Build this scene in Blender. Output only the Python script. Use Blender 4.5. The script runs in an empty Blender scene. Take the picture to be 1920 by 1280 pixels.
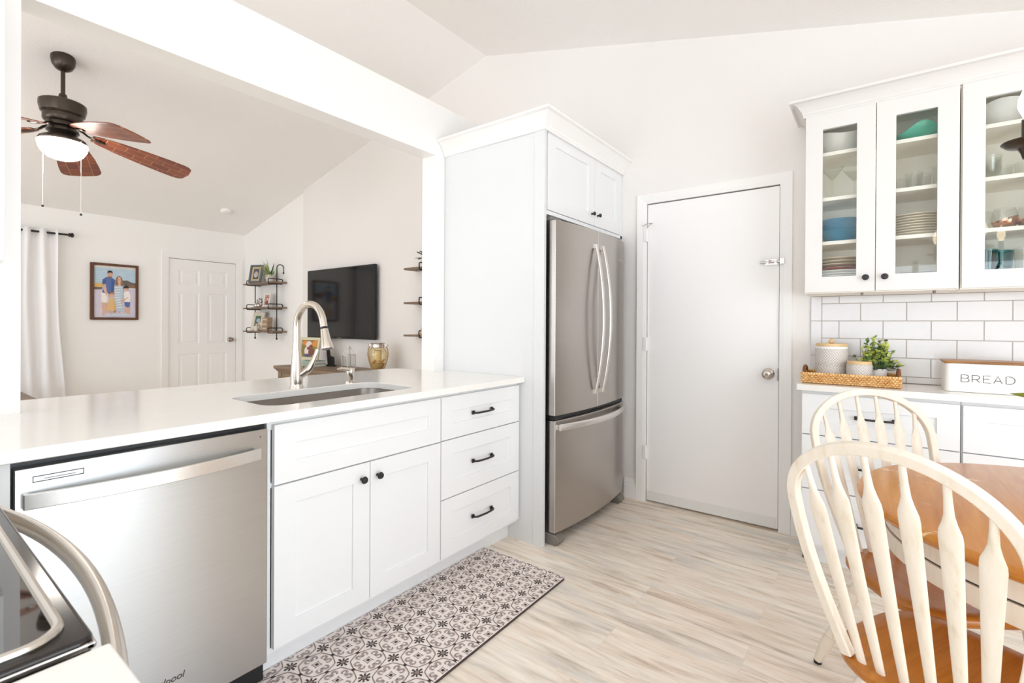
import bpy, bmesh, math, random
from mathutils import Vector, Matrix
random.seed(7)
S = bpy.context.scene
COL = S.collection
PI = math.pi

# ------------------------------------------------------------------ camera
def set_camera():
    f, yaw, pitch, roll = 912.02, math.radians(36.913), math.radians(-0.1707), math.radians(0.2908)
    fw = Vector((-math.sin(yaw)*math.cos(pitch), math.cos(yaw)*math.cos(pitch), math.sin(pitch)))
    rt = Vector((math.cos(yaw), math.sin(yaw), 0)); up = rt.cross(fw)
    r2 = rt*math.cos(roll)+up*math.sin(roll); u2 = -rt*math.sin(roll)+up*math.cos(roll)
    cd = bpy.data.cameras.new('camera'); c = bpy.data.objects.new('camera', cd); COL.objects.link(c)
    cd.sensor_width = 36; cd.sensor_fit = 'HORIZONTAL'; cd.lens = f/1920*36
    cd.shift_y = -29.346/1920; cd.clip_start = 0.02; cd.clip_end = 100
    M = Matrix((r2, u2, -fw)).transposed().to_4x4(); M.translation = (1.5981, -0.1993, 1.2069)
    c.matrix_world = M
    cd.dof.use_dof = True; cd.dof.focus_distance = 2.6; cd.dof.aperture_fstop = 10.0
    S.camera = c
set_camera()

# ------------------------------------------------------------------ light
S.view_settings.view_transform = 'Standard'; S.view_settings.look = 'None'
S.view_settings.gamma = 1; S.view_settings.use_curve_mapping = False
S.view_settings.exposure = 0.36
S.cycles.max_bounces = 18; S.cycles.diffuse_bounces = 9; S.cycles.transparent_max_bounces = 24; S.cycles.caustics_reflective = False; S.cycles.caustics_refractive = False
W = bpy.data.worlds.new('daylight'); S.world = W; W.use_nodes = True
W.node_tree.nodes['Background'].inputs[0].default_value = (0.92, 0.96, 1.0, 1)
W.node_tree.nodes['Background'].inputs[1].default_value = 1.0
def area(name, loc, direction, sx, sy, power, color=(1, 1, 1)):
    ld = bpy.data.lights.new(name, 'AREA'); ld.shape = 'RECTANGLE'; ld.size = sx; ld.size_y = sy
    ld.energy = power; ld.color = color
    o = bpy.data.objects.new(name, ld); COL.objects.link(o); o.location = loc
    o.rotation_euler = Vector(direction).to_track_quat('-Z', 'Y').to_euler()
    return o
area('added_light_right', (3.935, .25, 1.06), (-1, 0.1, 0.06), 2.4, 2.0, 60, (0.80, 0.905, 1.0))  # area light added out of view on the right to brighten the kitchen
area('added_light_rear', (1.4, -4.93, 1.18), (0, 1, 0.06), 4.2, 2.1, 86, (0.80, 0.905, 1.0))  # unseen rear light, added and sized to even out the kitchen walls
area('added_light_living', (-3.3, -4.93, 1.3), (0, 1, 0.3), 3.0, 1.9, 60, (0.80, 0.905, 1.0))  # another added light, out of view, brightening the living room

# ------------------------------------------------------------------ materials
def lin(h):
    if isinstance(h, str):
        h = h.lstrip('#'); r = [int(h[i:i+2], 16)/255 for i in (0, 2, 4)]
    else: r = h
    return tuple(c/12.92 if c <= .04045 else ((c+.055)/1.055)**2.4 for c in r)+(1,)
class NT:
    def __init__(s, name):
        s.m = bpy.data.materials.new(name); s.m.use_nodes = True
        s.t = s.m.node_tree; s.b = s.t.nodes['Principled BSDF']
    def n(s, typ, **kw):
        x = s.t.nodes.new('ShaderNode'+typ)
        for k, v in kw.items():
            if k.startswith('i_'):
                key = k[2:]; key = int(key) if key.isdigit() else key.replace('_', ' ')
                x.inputs[key].default_value = v
            else: setattr(x, k, v)
        return x
    def l(s, a, b): s.t.links.new(a, b)
    def coord(s, scale=(1, 1, 1), rot=(0, 0, 0), loc=(0, 0, 0)):
        tc = s.n('TexCoord'); mp = s.n('Mapping'); s.l(tc.outputs['Object'], mp.inputs[0])
        mp.inputs['Scale'].default_value = scale; mp.inputs['Rotation'].default_value = rot; mp.inputs['Location'].default_value = loc
        return mp.outputs[0]
    def ramp(s, fac, stops):
        r = s.n('ValToRGB'); e = r.color_ramp.elements
        while len(e) < len(stops): e.new(.5)
        for el, (p, c) in zip(e, stops): el.position = p; el.color = c
        s.l(fac, r.inputs[0]); return r.outputs[0]
    def bump(s, h, strength=.2, dist=.001):
        b = s.n('Bump'); b.inputs['Strength'].default_value = strength; b.inputs['Distance'].default_value = dist
        s.l(h, b.inputs['Height']); s.l(b.outputs[0], s.b.inputs['Normal'])
    def set(s, color=None, rough=None, metal=None, **kw):
        if color is not None: s.b.inputs['Base Color'].default_value = color
        if rough is not None: s.b.inputs['Roughness'].default_value = rough
        if metal is not None: s.b.inputs['Metallic'].default_value = metal
        for k, v in kw.items(): s.b.inputs[k.replace('_', ' ')].default_value = v
        return s
def plain(name, h, rough=.5, metal=0, noise=.03, scale=30, **kw):
    a = NT(name); c = lin(h); a.set(c, rough, metal, **kw)
    if noise:
        nz = a.n('TexNoise', i_Scale=scale, i_Detail=3.0); a.l(a.coord(), nz.inputs['Vector'])
        lo = tuple(max(0, x*(1-noise)) for x in c[:3])+(1,); hi = tuple(min(1, x*(1+noise)) for x in c[:3])+(1,)
        a.l(a.ramp(nz.outputs[0], [(.3, lo), (.7, hi)]), a.b.inputs['Base Color'])
    return a.m
def bumpy(name, h, rough, scale, strength, dist=.002, detail=4.0):
    a = NT(name); a.set(lin(h), rough)
    nz = a.n('TexNoise', i_Scale=scale, i_Detail=detail); a.l(a.coord(), nz.inputs['Vector'])
    a.bump(nz.outputs[0], strength, dist); return a.m
def wood(name, c1, c2, rough=.35, axis='x', scale=1.0, c3=None):
    a = NT(name); a.set(None, rough)
    sc = {'x': (1.2, 14, 14), 'y': (14, 1.2, 14), 'z': (14, 14, 1.2)}[axis]
    v = a.coord(tuple(k*scale for k in sc))
    nz = a.n('TexNoise', i_Scale=2.2, i_Detail=6.0, i_Roughness=.65, i_Distortion=.6); a.l(v, nz.inputs['Vector'])
    stops = [(.3, lin(c1)), (.7, lin(c2))]
    if c3: stops.insert(0, (.12, lin(c3)))
    a.l(a.ramp(nz.outputs[0], stops), a.b.inputs['Base Color'])
    a.bump(nz.outputs[0], .12, .001); return a.m
def steel(name, h, rough=.3, aniso=.75, streak=(2, 2, 220)):
    a = NT(name); a.set(lin(h), rough, 1.0); a.b.inputs['Anisotropic'].default_value = aniso; a.b.inputs['Anisotropic Rotation'].default_value = .25
    tg = a.n('Tangent'); tg.direction_type = 'RADIAL'; tg.axis = 'Z'; a.l(tg.outputs[0], a.b.inputs['Tangent'])
    nz = a.n('TexNoise', i_Scale=3.0, i_Detail=4.0); a.l(a.coord(streak), nz.inputs['Vector'])
    c = lin(h); a.l(a.ramp(nz.outputs[0], [(.3, tuple(x*.96 for x in c[:3])+(1,)), (.7, tuple(min(1, x*1.03) for x in c[:3])+(1,))]), a.b.inputs['Base Color'])
    return a.m
def glassy(name, h='#ffffff', alpha_mix=.12, rough=.02):
    a = NT(name); o = a.t.nodes['Material Output']; a.t.nodes.remove(a.b)
    tr = a.n('BsdfTransparent'); tr.inputs[0].default_value = lin(h)
    gl = a.n('BsdfGlossy'); gl.inputs['Roughness'].default_value = rough
    fr = a.n('Fresnel'); ge = a.n('NewGeometry'); io = a.n('Math', operation='MULTIPLY_ADD')   # same reflectance from both sides of a thin wall
    a.l(ge.outputs['Backfacing'], io.inputs[0]); io.inputs[1].default_value = 1/1.5-1.5; io.inputs[2].default_value = 1.5; a.l(io.outputs[0], fr.inputs[0])
    mx = a.n('MixShader'); a.l(fr.outputs[0], mx.inputs[0])
    ad = a.n('Math', operation='MULTIPLY_ADD'); a.l(fr.outputs[0], ad.inputs[0]); ad.inputs[1].default_value = .9; ad.inputs[2].default_value = alpha_mix-.04
    ad.use_clamp = True
    a.l(ad.outputs[0], mx.inputs[0]); a.l(tr.outputs[0], mx.inputs[1]); a.l(gl.outputs[0], mx.inputs[2]); a.l(mx.outputs[0], o.inputs[0])
    return a.m
def emit(name, h, strength):
    a = NT(name); a.set(lin(h), .4); a.b.inputs['Emission Color'].default_value = lin(h); a.b.inputs['Emission Strength'].default_value = strength
    return a.m

WALL = bumpy('wall_paint', '#ebe7e4', .75, 160, .12)
LWALL = bumpy('living_wall_paint', '#f3f1ee', .8, 160, .12)
CEIL = bumpy('ceiling_texture', '#f6f4f2', .9, 70, .5, .004)
TRIM = bumpy('trim_paint', '#f3f1ef', .4, 60, .03)
UPC_DIM = bumpy('wall_cabinet_dimmed', '#dfdcd9', .35, 60, .02)  # cabinet white, creamier, darkened in colour to counter the strong light on it
PANEL_DIM = bumpy('side_panel_dimmed', '#dfe0e1', .4, 60, .02)  # cabinet white with shade put into the colour where the panel is overlit
CABIN = bumpy('cabinet_interior', '#fbf6ec', .45, 60, .02)
CAB = bumpy('cabinet_white', '#eaebec', .35, 60, .02)
DOORP = bumpy('door_paint', '#f6f4f3', .42, 40, .04)
QUARTZ = plain('white_quartz', '#f2f0ec', .14, 0, .012, 12)
STEEL = steel('brushed_steel', '#c2c2c1', .33, .85)
STEELD = steel('fridge_steel', '#bab4af', .30)
STEELS = steel('side_steel', '#d6cfc6', .33)
SINKM = steel('sink_steel', '#c4beb8', .3, .4, (40, 3, 3))
NICKEL = plain('brushed_nickel', '#cfc6bc', .22, 1, .02, 80)
CHROME = plain('polished_chrome', '#d9d6d2', .08, 1, .02, 80)
BRIGHT = plain('satin_steel', '#e3e0dc', .3, 1, .02, 80)
BLACK = plain('dark_plastic', '#1a1a1b', .4)
DGREY = plain('dark_gap', '#3a3a3c', .5)
GREYP = plain('grey_plastic', '#7d7771', .45)
HARD = plain('bronze_hardware', '#38363a', .4, .6)
BLKGL = plain('black_glass', '#0b0a0a', .03, 0, 0, 1, Specular_IOR_Level=1.0, IOR=1.9)
IRON = plain('black_iron', '#2d2926', .5, .3)
BRONZE = plain('oil_rubbed_bronze', '#4a4139', .3, .75)
GLASS = glassy('clear_glass', '#fafbfa', .05)
PANE = glassy('cabinet_glass', '#fbfcfb', .045)
TEALGL = glassy('teal_glass', '#93d5d8', .06)
GREENGL = plain('green_glass', '#3fb89c', .06, 0, .05, 12, Coat_Weight=.5)
COPPER = plain('copper', '#e3a57e', .15, 1, .02, 20)
CERAM = plain('white_ceramic', '#f1efeb', .12, 0, .01)
CREAM = plain('cream_ceramic', '#e2d5bd', .2, 0, .03)
BLUE = plain('blue_melamine', '#3f97ba', .25, 0, .05)
RED = plain('red_melamine', '#b3402e', .3)
OAK = wood('honey_oak', '#b87426', '#dd9c49', .28, 'x', 1.0, '#9c5f20')
OAKY = wood('honey_oak_seat', '#a35f18', '#bf7a2a', .26, 'y', 1.0, '#84490f')
BAMBOO = wood('bamboo', '#d7b27c', '#e4c698', .4, 'x', 2)
BREADW = wood('acacia', '#7a4a20', '#c08a48', .35, 'x', 1.5)
SHELFW = wood('shelf_wood', '#6b5747', '#8d7661', .6, 'x', 2)
DRESSW = wood('grey_wood', '#75614f', '#968069', .55, 'x', 1.4, '#554436')
FRAMEW = wood('walnut_frame', '#4d2d19', '#6b4226', .5, 'z', 2)
SOFAM = plain('brown_leather', '#7d6a58', .45, 0, .1, 9)
CURT = bumpy('white_curtain', '#f0eeee', .9, 220, .2)
SCREEN = plain('tv_screen', '#0c0c0d', .08, 0, 0)
LAMP = emit('lamp_glass', '#fff9f0', 22)
BULB = emit('bulb_glow', '#ffe9c4', 7)
CANDLE = plain('candle_wax', '#ece0ba', .6)
SHELLM = plain('shells', '#cfae88', .7, 0, .3, 60)
SAND = plain('sand', '#d2bd98', .9, 0, .25, 90)
ROPE = plain('rope', '#c2a271', .9, 0, .25, 120)
LEAF = plain('leaf_green', '#7c9c58', .5, 0, .25, 25)
LEAFY = plain('leaf_lime', '#cdd671', .5, 0, .15, 25)
LEAFD = plain('leaf_dark', '#47633a', .55, 0, .25, 25)
LEAFV = plain('leaf_pale', '#b3b67c', .55, 0, .25, 25)
PAPER = plain('photo_paper', '#e8e4dd', .5)
GREYW = plain('grey_frame', '#5f6669', .6)
MATB = plain('mat_board', '#cdb48d', .7)
WHITEW = plain('whitewash', '#dcd3c6', .7, 0, .08)
TEALB = plain('teal_cloth', '#a4b8a9', .7)
SAGE = plain('sage_cream', '#cfc9ab', .7)
SILVER = plain('silver', '#cfcac6', .15, 1, .02)

def chair_paint():
    a = NT('antique_white'); a.set(None, .42)
    nz = a.n('TexNoise', i_Scale=3.0, i_Detail=5.0, i_Roughness=.6); a.l(a.coord((18, 18, 1.6)), nz.inputs['Vector'])
    a.l(a.ramp(nz.outputs[0], [(.25, lin('#d9cab2')), (.42, lin('#e8ddcd')), (.7, lin('#ede4d7'))]), a.b.inputs['Base Color'])
    return a.m
ANTIQ = chair_paint()

def floor_mat():
    a = NT('vinyl_plank'); a.set(None, .38)
    br = a.n('TexBrick'); v = a.coord(); a.l(v, br.inputs['Vector'])
    br.offset = .37; br.inputs['Scale'].default_value = 1; br.inputs['Brick Width'].default_value = 1.22; br.inputs['Row Height'].default_value = .18
    br.inputs['Mortar Size'].default_value = .0009; br.inputs['Mortar Smooth'].default_value = .4; br.inputs['Bias'].default_value = 0
    br.inputs['Color1'].default_value = (0, 0, 0, 1); br.inputs['Color2'].default_value = (1, 1, 1, 1); br.inputs['Mortar'].default_value = (.5, .5, .5, 1)
    # grain stretched along the plank, shifted per plank
    sep = a.n('SeparateXYZ'); a.l(v, sep.inputs[0])
    sc = a.n('Math', operation='MULTIPLY'); a.l(br.outputs['Color'], sc.inputs[0]); sc.inputs[1].default_value = 37
    cb = a.n('CombineXYZ'); 
    mx = a.n('Math', operation='MULTIPLY_ADD'); a.l(sep.outputs[0], mx.inputs[0]); mx.inputs[1].default_value = 3.0; a.l(sc.outputs[0], mx.inputs[2])
    my = a.n('Math', operation='MULTIPLY'); a.l(sep.outputs[1], my.inputs[0]); my.inputs[1].default_value = 30
    a.l(mx.outputs[0], cb.inputs[0]); a.l(my.outputs[0], cb.inputs[1]); a.l(sc.outputs[0], cb.inputs[2])
    nz = a.n('TexNoise', i_Scale=1.0, i_Detail=7.0, i_Roughness=.68, i_Distortion=.5); a.l(cb.outputs[0], nz.inputs['Vector'])
    g = a.ramp(nz.outputs[0], [(.24, lin('#96846f')), (.36, lin('#c3b29e')), (.47, lin('#dacfc1')), (.58, lin('#e3dbd0')), (.72, lin('#ece6dd'))])
    cb2 = a.n('CombineXYZ'); m2 = a.n('Math', operation='MULTIPLY'); a.l(sep.outputs[0], m2.inputs[0]); m2.inputs[1].default_value = 1.5
    m3 = a.n('Math', operation='MULTIPLY'); a.l(sep.outputs[1], m3.inputs[0]); m3.inputs[1].default_value = 7
    a.l(m2.outputs[0], cb2.inputs[0]); a.l(m3.outputs[0], cb2.inputs[1]); a.l(sc.outputs[0], cb2.inputs[2])
    n2 = a.n('TexNoise', i_Scale=1.3, i_Detail=4.0); a.l(cb2.outputs[0], n2.inputs['Vector'])
    tint = a.ramp(n2.outputs[0], [(.32, lin('#c6c6c4')), (.48, lin('#e6ded3')), (.6, lin('#e3d2bf')), (.72, lin('#d6bfa6'))])
    mixc = a.n('MixRGB', blend_type='MULTIPLY'); mixc.inputs[0].default_value = .65; a.l(g, mixc.inputs[1]); a.l(tint, mixc.inputs[2])
    mm = a.n('MixRGB', blend_type='MIX'); a.l(br.outputs['Fac'], mm.inputs[0]); a.l(mixc.outputs[0], mm.inputs[1]); mm.inputs[2].default_value = lin('#bfb1a2')
    hs = a.n('HueSaturation'); hs.inputs['Value'].default_value = 1.42; hs.inputs['Saturation'].default_value = .72; a.l(mm.outputs[0], hs.inputs['Color'])
    a.l(hs.outputs[0], a.b.inputs['Base Color']); a.bump(nz.outputs[0], .1, .001)
    return a.m
FLOORM = floor_mat()

def wicker():
    a = NT('woven_rattan'); a.set(None, .5)
    wv = a.n('TexChecker'); wv.inputs['Scale'].default_value = 1; a.l(a.coord((170, 170, 110)), wv.inputs['Vector'])
    nz = a.n('TexNoise', i_Scale=60.0, i_Detail=2.0); a.l(a.coord(), nz.inputs['Vector'])
    c = a.ramp(nz.outputs[0], [(.3, lin('#b9772c')), (.7, lin('#e3ad62'))])
    d = a.ramp(nz.outputs[0], [(.3, lin('#e0b06a')), (.7, lin('#f4dcae'))])
    m = a.n('MixRGB'); a.l(wv.outputs['Fac'], m.inputs[0]); a.l(c, m.inputs[1]); a.l(d, m.inputs[2]); a.l(m.outputs[0], a.b.inputs['Base Color'])
    a.bump(wv.outputs['Fac'], .6, .002); return a.m
WICKER = wicker()

def carved():
    # white glaze over a taupe carved ground, bands of small geometric motifs
    a = NT('carved_stoneware'); a.set(None, .25)
    tc = a.n('TexCoord'); sep = a.n('SeparateXYZ'); a.l(tc.outputs['Object'], sep.inputs[0])
    at = a.n('Math', operation='ARCTAN2'); a.l(sep.outputs[1], at.inputs[0]); a.l(sep.outputs[0], at.inputs[1])
    u = a.n('Math', operation='MULTIPLY'); a.l(at.outputs[0], u.inputs[0]); u.inputs[1].default_value = 5.1
    v = a.n('Math', operation='MULTIPLY'); a.l(sep.outputs[2], v.inputs[0]); v.inputs[1].default_value = 62
    cb = a.n('CombineXYZ'); a.l(u.outputs[0], cb.inputs[0]); a.l(v.outputs[0], cb.inputs[1])
    vo = a.n('TexVoronoi'); vo.distance = 'MANHATTAN'; vo.inputs['Scale'].default_value = 1; vo.inputs['Randomness'].default_value = 0; a.l(cb.outputs[0], vo.inputs['Vector'])
    w = a.n('Math', operation='MULTIPLY'); a.l(vo.outputs['Distance'], w.inputs[0]); w.inputs[1].default_value = 12.5
    sn = a.n('Math', operation='SINE'); a.l(w.outputs[0], sn.inputs[0])
    c = a.ramp(sn.outputs[0], [(-.0, lin('#aea399')), (.16, lin('#f3f1ee'))])
    a.l(c, a.b.inputs['Base Color']); a.bump(sn.outputs[0], .4, .001); return a.m
CARVED = carved()

def fan_blade_mat():
    a = NT('carved_blade'); a.set(None, .35)
    v = a.coord((1, 1, 1))
    ck = a.n('TexBrick'); a.l(v, ck.inputs['Vector']); ck.inputs['Scale'].default_value = 1; ck.inputs['Brick Width'].default_value = .12; ck.inputs['Row Height'].default_value = .072
    ck.inputs['Mortar Size'].default_value = .0022; ck.inputs['Color1'].default_value = lin('#6a301d'); ck.inputs['Color2'].default_value = lin('#874524'); ck.inputs['Mortar'].default_value = lin('#b27f5c')
    wv = a.n('TexWave'); wv.bands_direction = 'X'; wv.inputs['Scale'].default_value = 38; wv.inputs['Distortion'].default_value = 0; a.l(v, wv.inputs['Vector'])
    a.l(ck.outputs['Color'], a.b.inputs['Base Color']); a.bump(wv.outputs['Fac'], .5, .002); return a.m
BLADE = fan_blade_mat()

# ------------------------------------------------------------------ mesh helpers
class MB:
    def __init__(s): s.v = []; s.f = []; s.m = []
    def add(s, vs, fs, m=0):
        o = len(s.v); s.v += [tuple(p) for p in vs]
        for f in fs: s.f.append([o+i for i in f]); s.m.append(m)
        return s
    def box(s, x0, x1, y0, y1, z0, z1, m=0):
        vs = [(x, y, z) for z in (z0, z1) for y in (y0, y1) for x in (x0, x1)]
        return s.add(vs, [(0, 2, 3, 1), (4, 5, 7, 6), (0, 1, 5, 4), (2, 6, 7, 3), (0, 4, 6, 2), (1, 3, 7, 5)], m)
    def tube(s, path, r, n=10, m=0, closed=False, flat=None, up=None):
        """sweep a circle (or an ellipse r x flat) along path; r may be a list."""
        P = [Vector(p) for p in path]; k = len(P)
        rs = r if isinstance(r, (list, tuple)) else [r]*k
        fl = flat if isinstance(flat, (list, tuple)) else ([flat]*k if flat else rs)
        T = []
        for i in range(k):
            a = P[i-1] if (i > 0 or closed) else P[i]; b = P[(i+1) % k] if (i < k-1 or closed) else P[i]
            t = (b-a); T.append(t.normalized() if t.length > 1e-9 else Vector((0, 0, 1)))
        N = Vector(up) if up else (Vector((0, 0, 1)) if abs(T[0].z) < .9 else Vector((1, 0, 0)))
        vs = []
        for i in range(k):
            if up: N = Vector(up)
            N = (N-T[i]*N.dot(T[i])).normalized(); B = T[i].cross(N)
            for j in range(n):
                a = 2*PI*j/n; vs.append(P[i]+N*(math.cos(a)*rs[i])+B*(math.sin(a)*fl[i]))
        fs = []
        for i in range(k if closed else k-1):
            i2 = (i+1) % k
            for j in range(n): fs.append((i*n+j, i*n+(j+1) % n, i2*n+(j+1) % n, i2*n+j))
        if not closed: fs += [tuple(range(n))[::-1], tuple((k-1)*n+j for j in range(n))]
        return s.add(vs, fs, m)
    def lathe(s, prof, n=24, c=(0, 0, 0), m=0, wave=None, cap=True):
        vs = []; k = len(prof)
        for i, (r, z) in enumerate(prof):
            for j in range(n):
                a = 2*PI*j/n; zz = z+(wave(a, i) if wave else 0)
                vs.append((c[0]+r*math.cos(a), c[1]+r*math.sin(a), c[2]+zz))
        fs = [(i*n+j, i*n+(j+1) % n, (i+1)*n+(j+1) % n, (i+1)*n+j) for i in range(k-1) for j in range(n)]
        if cap:
            if prof[0][0] > 1e-6: fs.append(tuple(range(n))[::-1])
            if prof[-1][0] > 1e-6: fs.append(tuple((k-1)*n+j for j in range(n)))
        return s.add(vs, fs, m)
    def ball(s, c, r, m=0, n=12, sz=1):
        return s.lathe([(max(1e-4, r*math.sin(PI*i/8)), -r*sz*math.cos(PI*i/8)) for i in range(9)], n, c, m)
    def prism(s, poly, z0, z1, m=0, mp=lambda u, v, w: (u, v, w)):
        k = len(poly); vs = [mp(u, v, z0) for u, v in poly]+[mp(u, v, z1) for u, v in poly]
        return s.add(vs, [tuple(range(k))[::-1], tuple(range(k, 2*k))]+[(i, (i+1) % k, k+(i+1) % k, k+i) for i in range(k)], m)
    def poly(s, pts, m=0): return s.add(pts, [tuple(range(len(pts)))], m)
    def build(s, name, mats, parent=None, bevel=0, seg=2, world=True, angle=40, smooth=True, flip=True):
        me = bpy.data.meshes.new(name)
        off = parent_loc(parent) if (parent is not None and world) else Vector((0, 0, 0))
        me.from_pydata([Vector(p)-off for p in s.v], [], s.f)
        if not isinstance(mats, (list, tuple)): mats = [mats]
        for mt in mats: me.materials.append(mt)
        me.polygons.foreach_set('material_index', s.m)
        bm = bmesh.new(); bm.from_mesh(me)
        bmesh.ops.remove_doubles(bm, verts=bm.verts, dist=1e-6)
        if flip: bmesh.ops.recalc_face_normals(bm, faces=bm.faces)
        bm.to_mesh(me); bm.free()
        if smooth:
            me.polygons.foreach_set('use_smooth', [True]*len(me.polygons)); me.set_sharp_from_angle(angle=math.radians(angle))
        o = bpy.data.objects.new(name, me); COL.objects.link(o)
        if parent is not None: o.parent = parent
        if bevel:
            b = o.modifiers.new('edge', 'BEVEL'); b.width = bevel; b.segments = seg; b.limit_method = 'ANGLE'; b.angle_limit = math.radians(50); b.harden_normals = True
        return o
def parent_loc(p):
    v = Vector((0, 0, 0))
    while p is not None: v += p.location; p = p.parent
    return v
def tag(o, label=None, cat=None, group=None, kind=None):
    if label: o['label'] = label
    if cat: o['category'] = cat
    if group: o['group'] = group
    if kind: o['kind'] = kind
    return o
def thing(name, label, cat, loc=(0, 0, 0), rz=0, group=None):
    o = bpy.data.objects.new(name, None); COL.objects.link(o); o.location = loc; o.rotation_euler = (0, 0, rz)
    o.empty_display_size = .05
    return tag(o, label, cat, group)
def solo(mb, name, mats, label, cat, loc=None, group=None, **kw):
    """a thing that is one mesh; vertices are moved so that its origin is its base."""
    if loc is not None: mb.v = [(p[0]-loc[0], p[1]-loc[1], p[2]-loc[2]) for p in mb.v]
    o = mb.build(name, mats, **kw)
    if loc is not None: o.location = loc
    return tag(o, label, cat, group)
def struct(mb, name, mats, parent=None, **kw):
    o = mb.build(name, mats, parent, **kw)
    if parent is None: o['kind'] = 'structure'
    return o
def dup(root, loc, rz=None, label=None, group=None):
    def cp(o, par):
        c = o.copy(); COL.objects.link(c); c.parent = par
        for ch in list(o.children): cp(ch, c)
        return c
    r = cp(root, None); r.location = loc
    if rz is not None: r.rotation_euler = (0, 0, rz)
    if label: r['label'] = label
    if group: r['group'] = group
    return r
FX = lambda u, v, w: (w, u, v)        # faces +X : u = y, v = z
FNY = lambda u, v, w: (u, -w, v)      # faces -Y : u = x, v = z, w = -y
FPY = lambda u, v, w: (-u, w, v)      # faces +Y
def bx(mb, mp, u0, u1, v0, v1, w0, w1, m=0):
    vs = [mp(u, v, w) for w in (w0, w1) for v in (v0, v1) for u in (u0, u1)]
    return mb.add(vs, [(0, 2, 3, 1), (4, 5, 7, 6), (0, 1, 5, 4), (2, 6, 7, 3), (0, 4, 6, 2), (1, 3, 7, 5)], m)
def shaker(mb, mp, u0, u1, v0, v1, w, th=.02, rail=.057, rv=None, dep=.008, hole=False, m=0):
    """slab whose face is at w, with a recessed (or open) centre."""
    rv = rail if rv is None else rv
    R = lambda a, b, c, d, ww: [mp(a, c, ww), mp(b, c, ww), mp(b, d, ww), mp(a, d, ww)]
    o = (u0, u1, v0, v1); i = (u0+rail, u1-rail, v0+rv, v1-rv)
    vs = R(*o, w-th)+R(*o, w)+R(*i, w)+R(*i, (w-th) if hole else (w-dep))
    q = lambda a, b: [(a+k, a+(k+1) % 4, b+(k+1) % 4, b+k) for k in range(4)]
    fs = q(0, 4)+q(4, 8)+q(8, 12)+([(3, 2, 1, 0), (12, 13, 14, 15)] if not hole else q(12, 0))
    return mb.add(vs, fs, m)
def knob(mp, u, v, w, parent, name='knob', mat=None, r=.0145):
    k = MB(); prof = [(.006, 0), (.0055, .012), (r*.8, .016), (r, .021), (r*.8, .027), (.001, .029)]
    n = 14; vs = []
    for rr, h in prof:
        for j in range(n): a = 2*PI*j/n; vs.append(mp(u+rr*math.cos(a), v+rr*math.sin(a), w+h))
    fs = [(i*n+j, i*n+(j+1) % n, (i+1)*n+(j+1) % n, (i+1)*n+j) for i in range(len(prof)-1) for j in range(n)]+[tuple(range(n))]
    k.add(vs, fs); return k.build(name, mat or HARD, parent)
def pull(mp, u, v, w, L, parent):
    k = MB(); h = L/2
    pts = [(-h, 0), (-h, .018), (-h+.012, .026), (-h+.03, .028), (0, .031), (h-.03, .028), (h-.012, .026), (h, .018), (h, 0)]
    k.tube([mp(u+a, v, w+b) for a, b in pts], .0052, 8, flat=.0052)
    for sgn in (-1, 1): bx(k, mp, u+sgn*h-.008, u+sgn*h+.008, v-.009, v+.009, w, w+.006)
    return k.build('handle', HARD, parent)
def sweep_profile(mb, path, prof, m=0):
    """mitred moulding: prof = [(out, z)], out to the right of the path direction."""
    P = [Vector((p[0], p[1])) for p in path]; k = len(P); off = []
    for i in range(k):
        d = []
        if i > 0: d.append((P[i]-P[i-1]).normalized())
        if i < k-1: d.append((P[i+1]-P[i]).normalized())
        ns = [Vector((t.y, -t.x)) for t in d]
        if len(ns) == 1: off.append(ns[0])
        else: b = (ns[0]+ns[1]); off.append(b/(b.dot(ns[0])))
    n = len(prof); vs = []
    for i in range(k):
        for o, z in prof: q = P[i]+off[i]*o; vs.append((q.x, q.y, z))
    fs = [(i*n+j, i*n+(j+1) % n, (i+1)*n+(j+1) % n, (i+1)*n+j) for i in range(k-1) for j in range(n)]
    fs += [tuple(range(n)), tuple((k-1)*n+j for j in range(n))]
    return mb.add(vs, fs, m)
def rrect(x0, x1, y0, y1, r, n=6):
    out = []
    for cx, cy, a0 in ((x1-r, y1-r, 0), (x0+r, y1-r, 90), (x0+r, y0+r, 180), (x1-r, y0+r, 270)):
        for i in range(n+1): a = math.radians(a0+90*i/n); out.append((cx+r*math.cos(a), cy+r*math.sin(a)))
    return out
def slab_with_hole(outer, hole, z0, z1):
    bm = bmesh.new()
    def ring(pts, z):
        v = [bm.verts.new((x, y, z)) for x, y in pts]; return v, [bm.edges.new((v[i], v[(i+1) % len(v)])) for i in range(len(v))]
    for z in (z0, z1):
        _, e1 = ring(outer, z); e2 = []
        if hole: _, e2 = ring(hole, z)
        bmesh.ops.triangle_fill(bm, use_beauty=True, use_dissolve=False, edges=e1+e2)
    bm.verts.ensure_lookup_table()
    n = len(outer)+(len(hole) if hole else 0)
    for base, cnt in ((0, len(outer)),)+(((len(outer), len(hole)),) if hole else ()):
        for i in range(cnt):
            a, b = base+i, base+(i+1) % cnt
            bm.faces.new([bm.verts[a], bm.verts[b], bm.verts[n+b], bm.verts[n+a]])
    mb = MB(); bm.verts.index_update()
    mb.add([v.co[:] for v in bm.verts], [[v.index for v in f.verts] for f in bm.faces]); bm.free(); return mb
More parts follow.
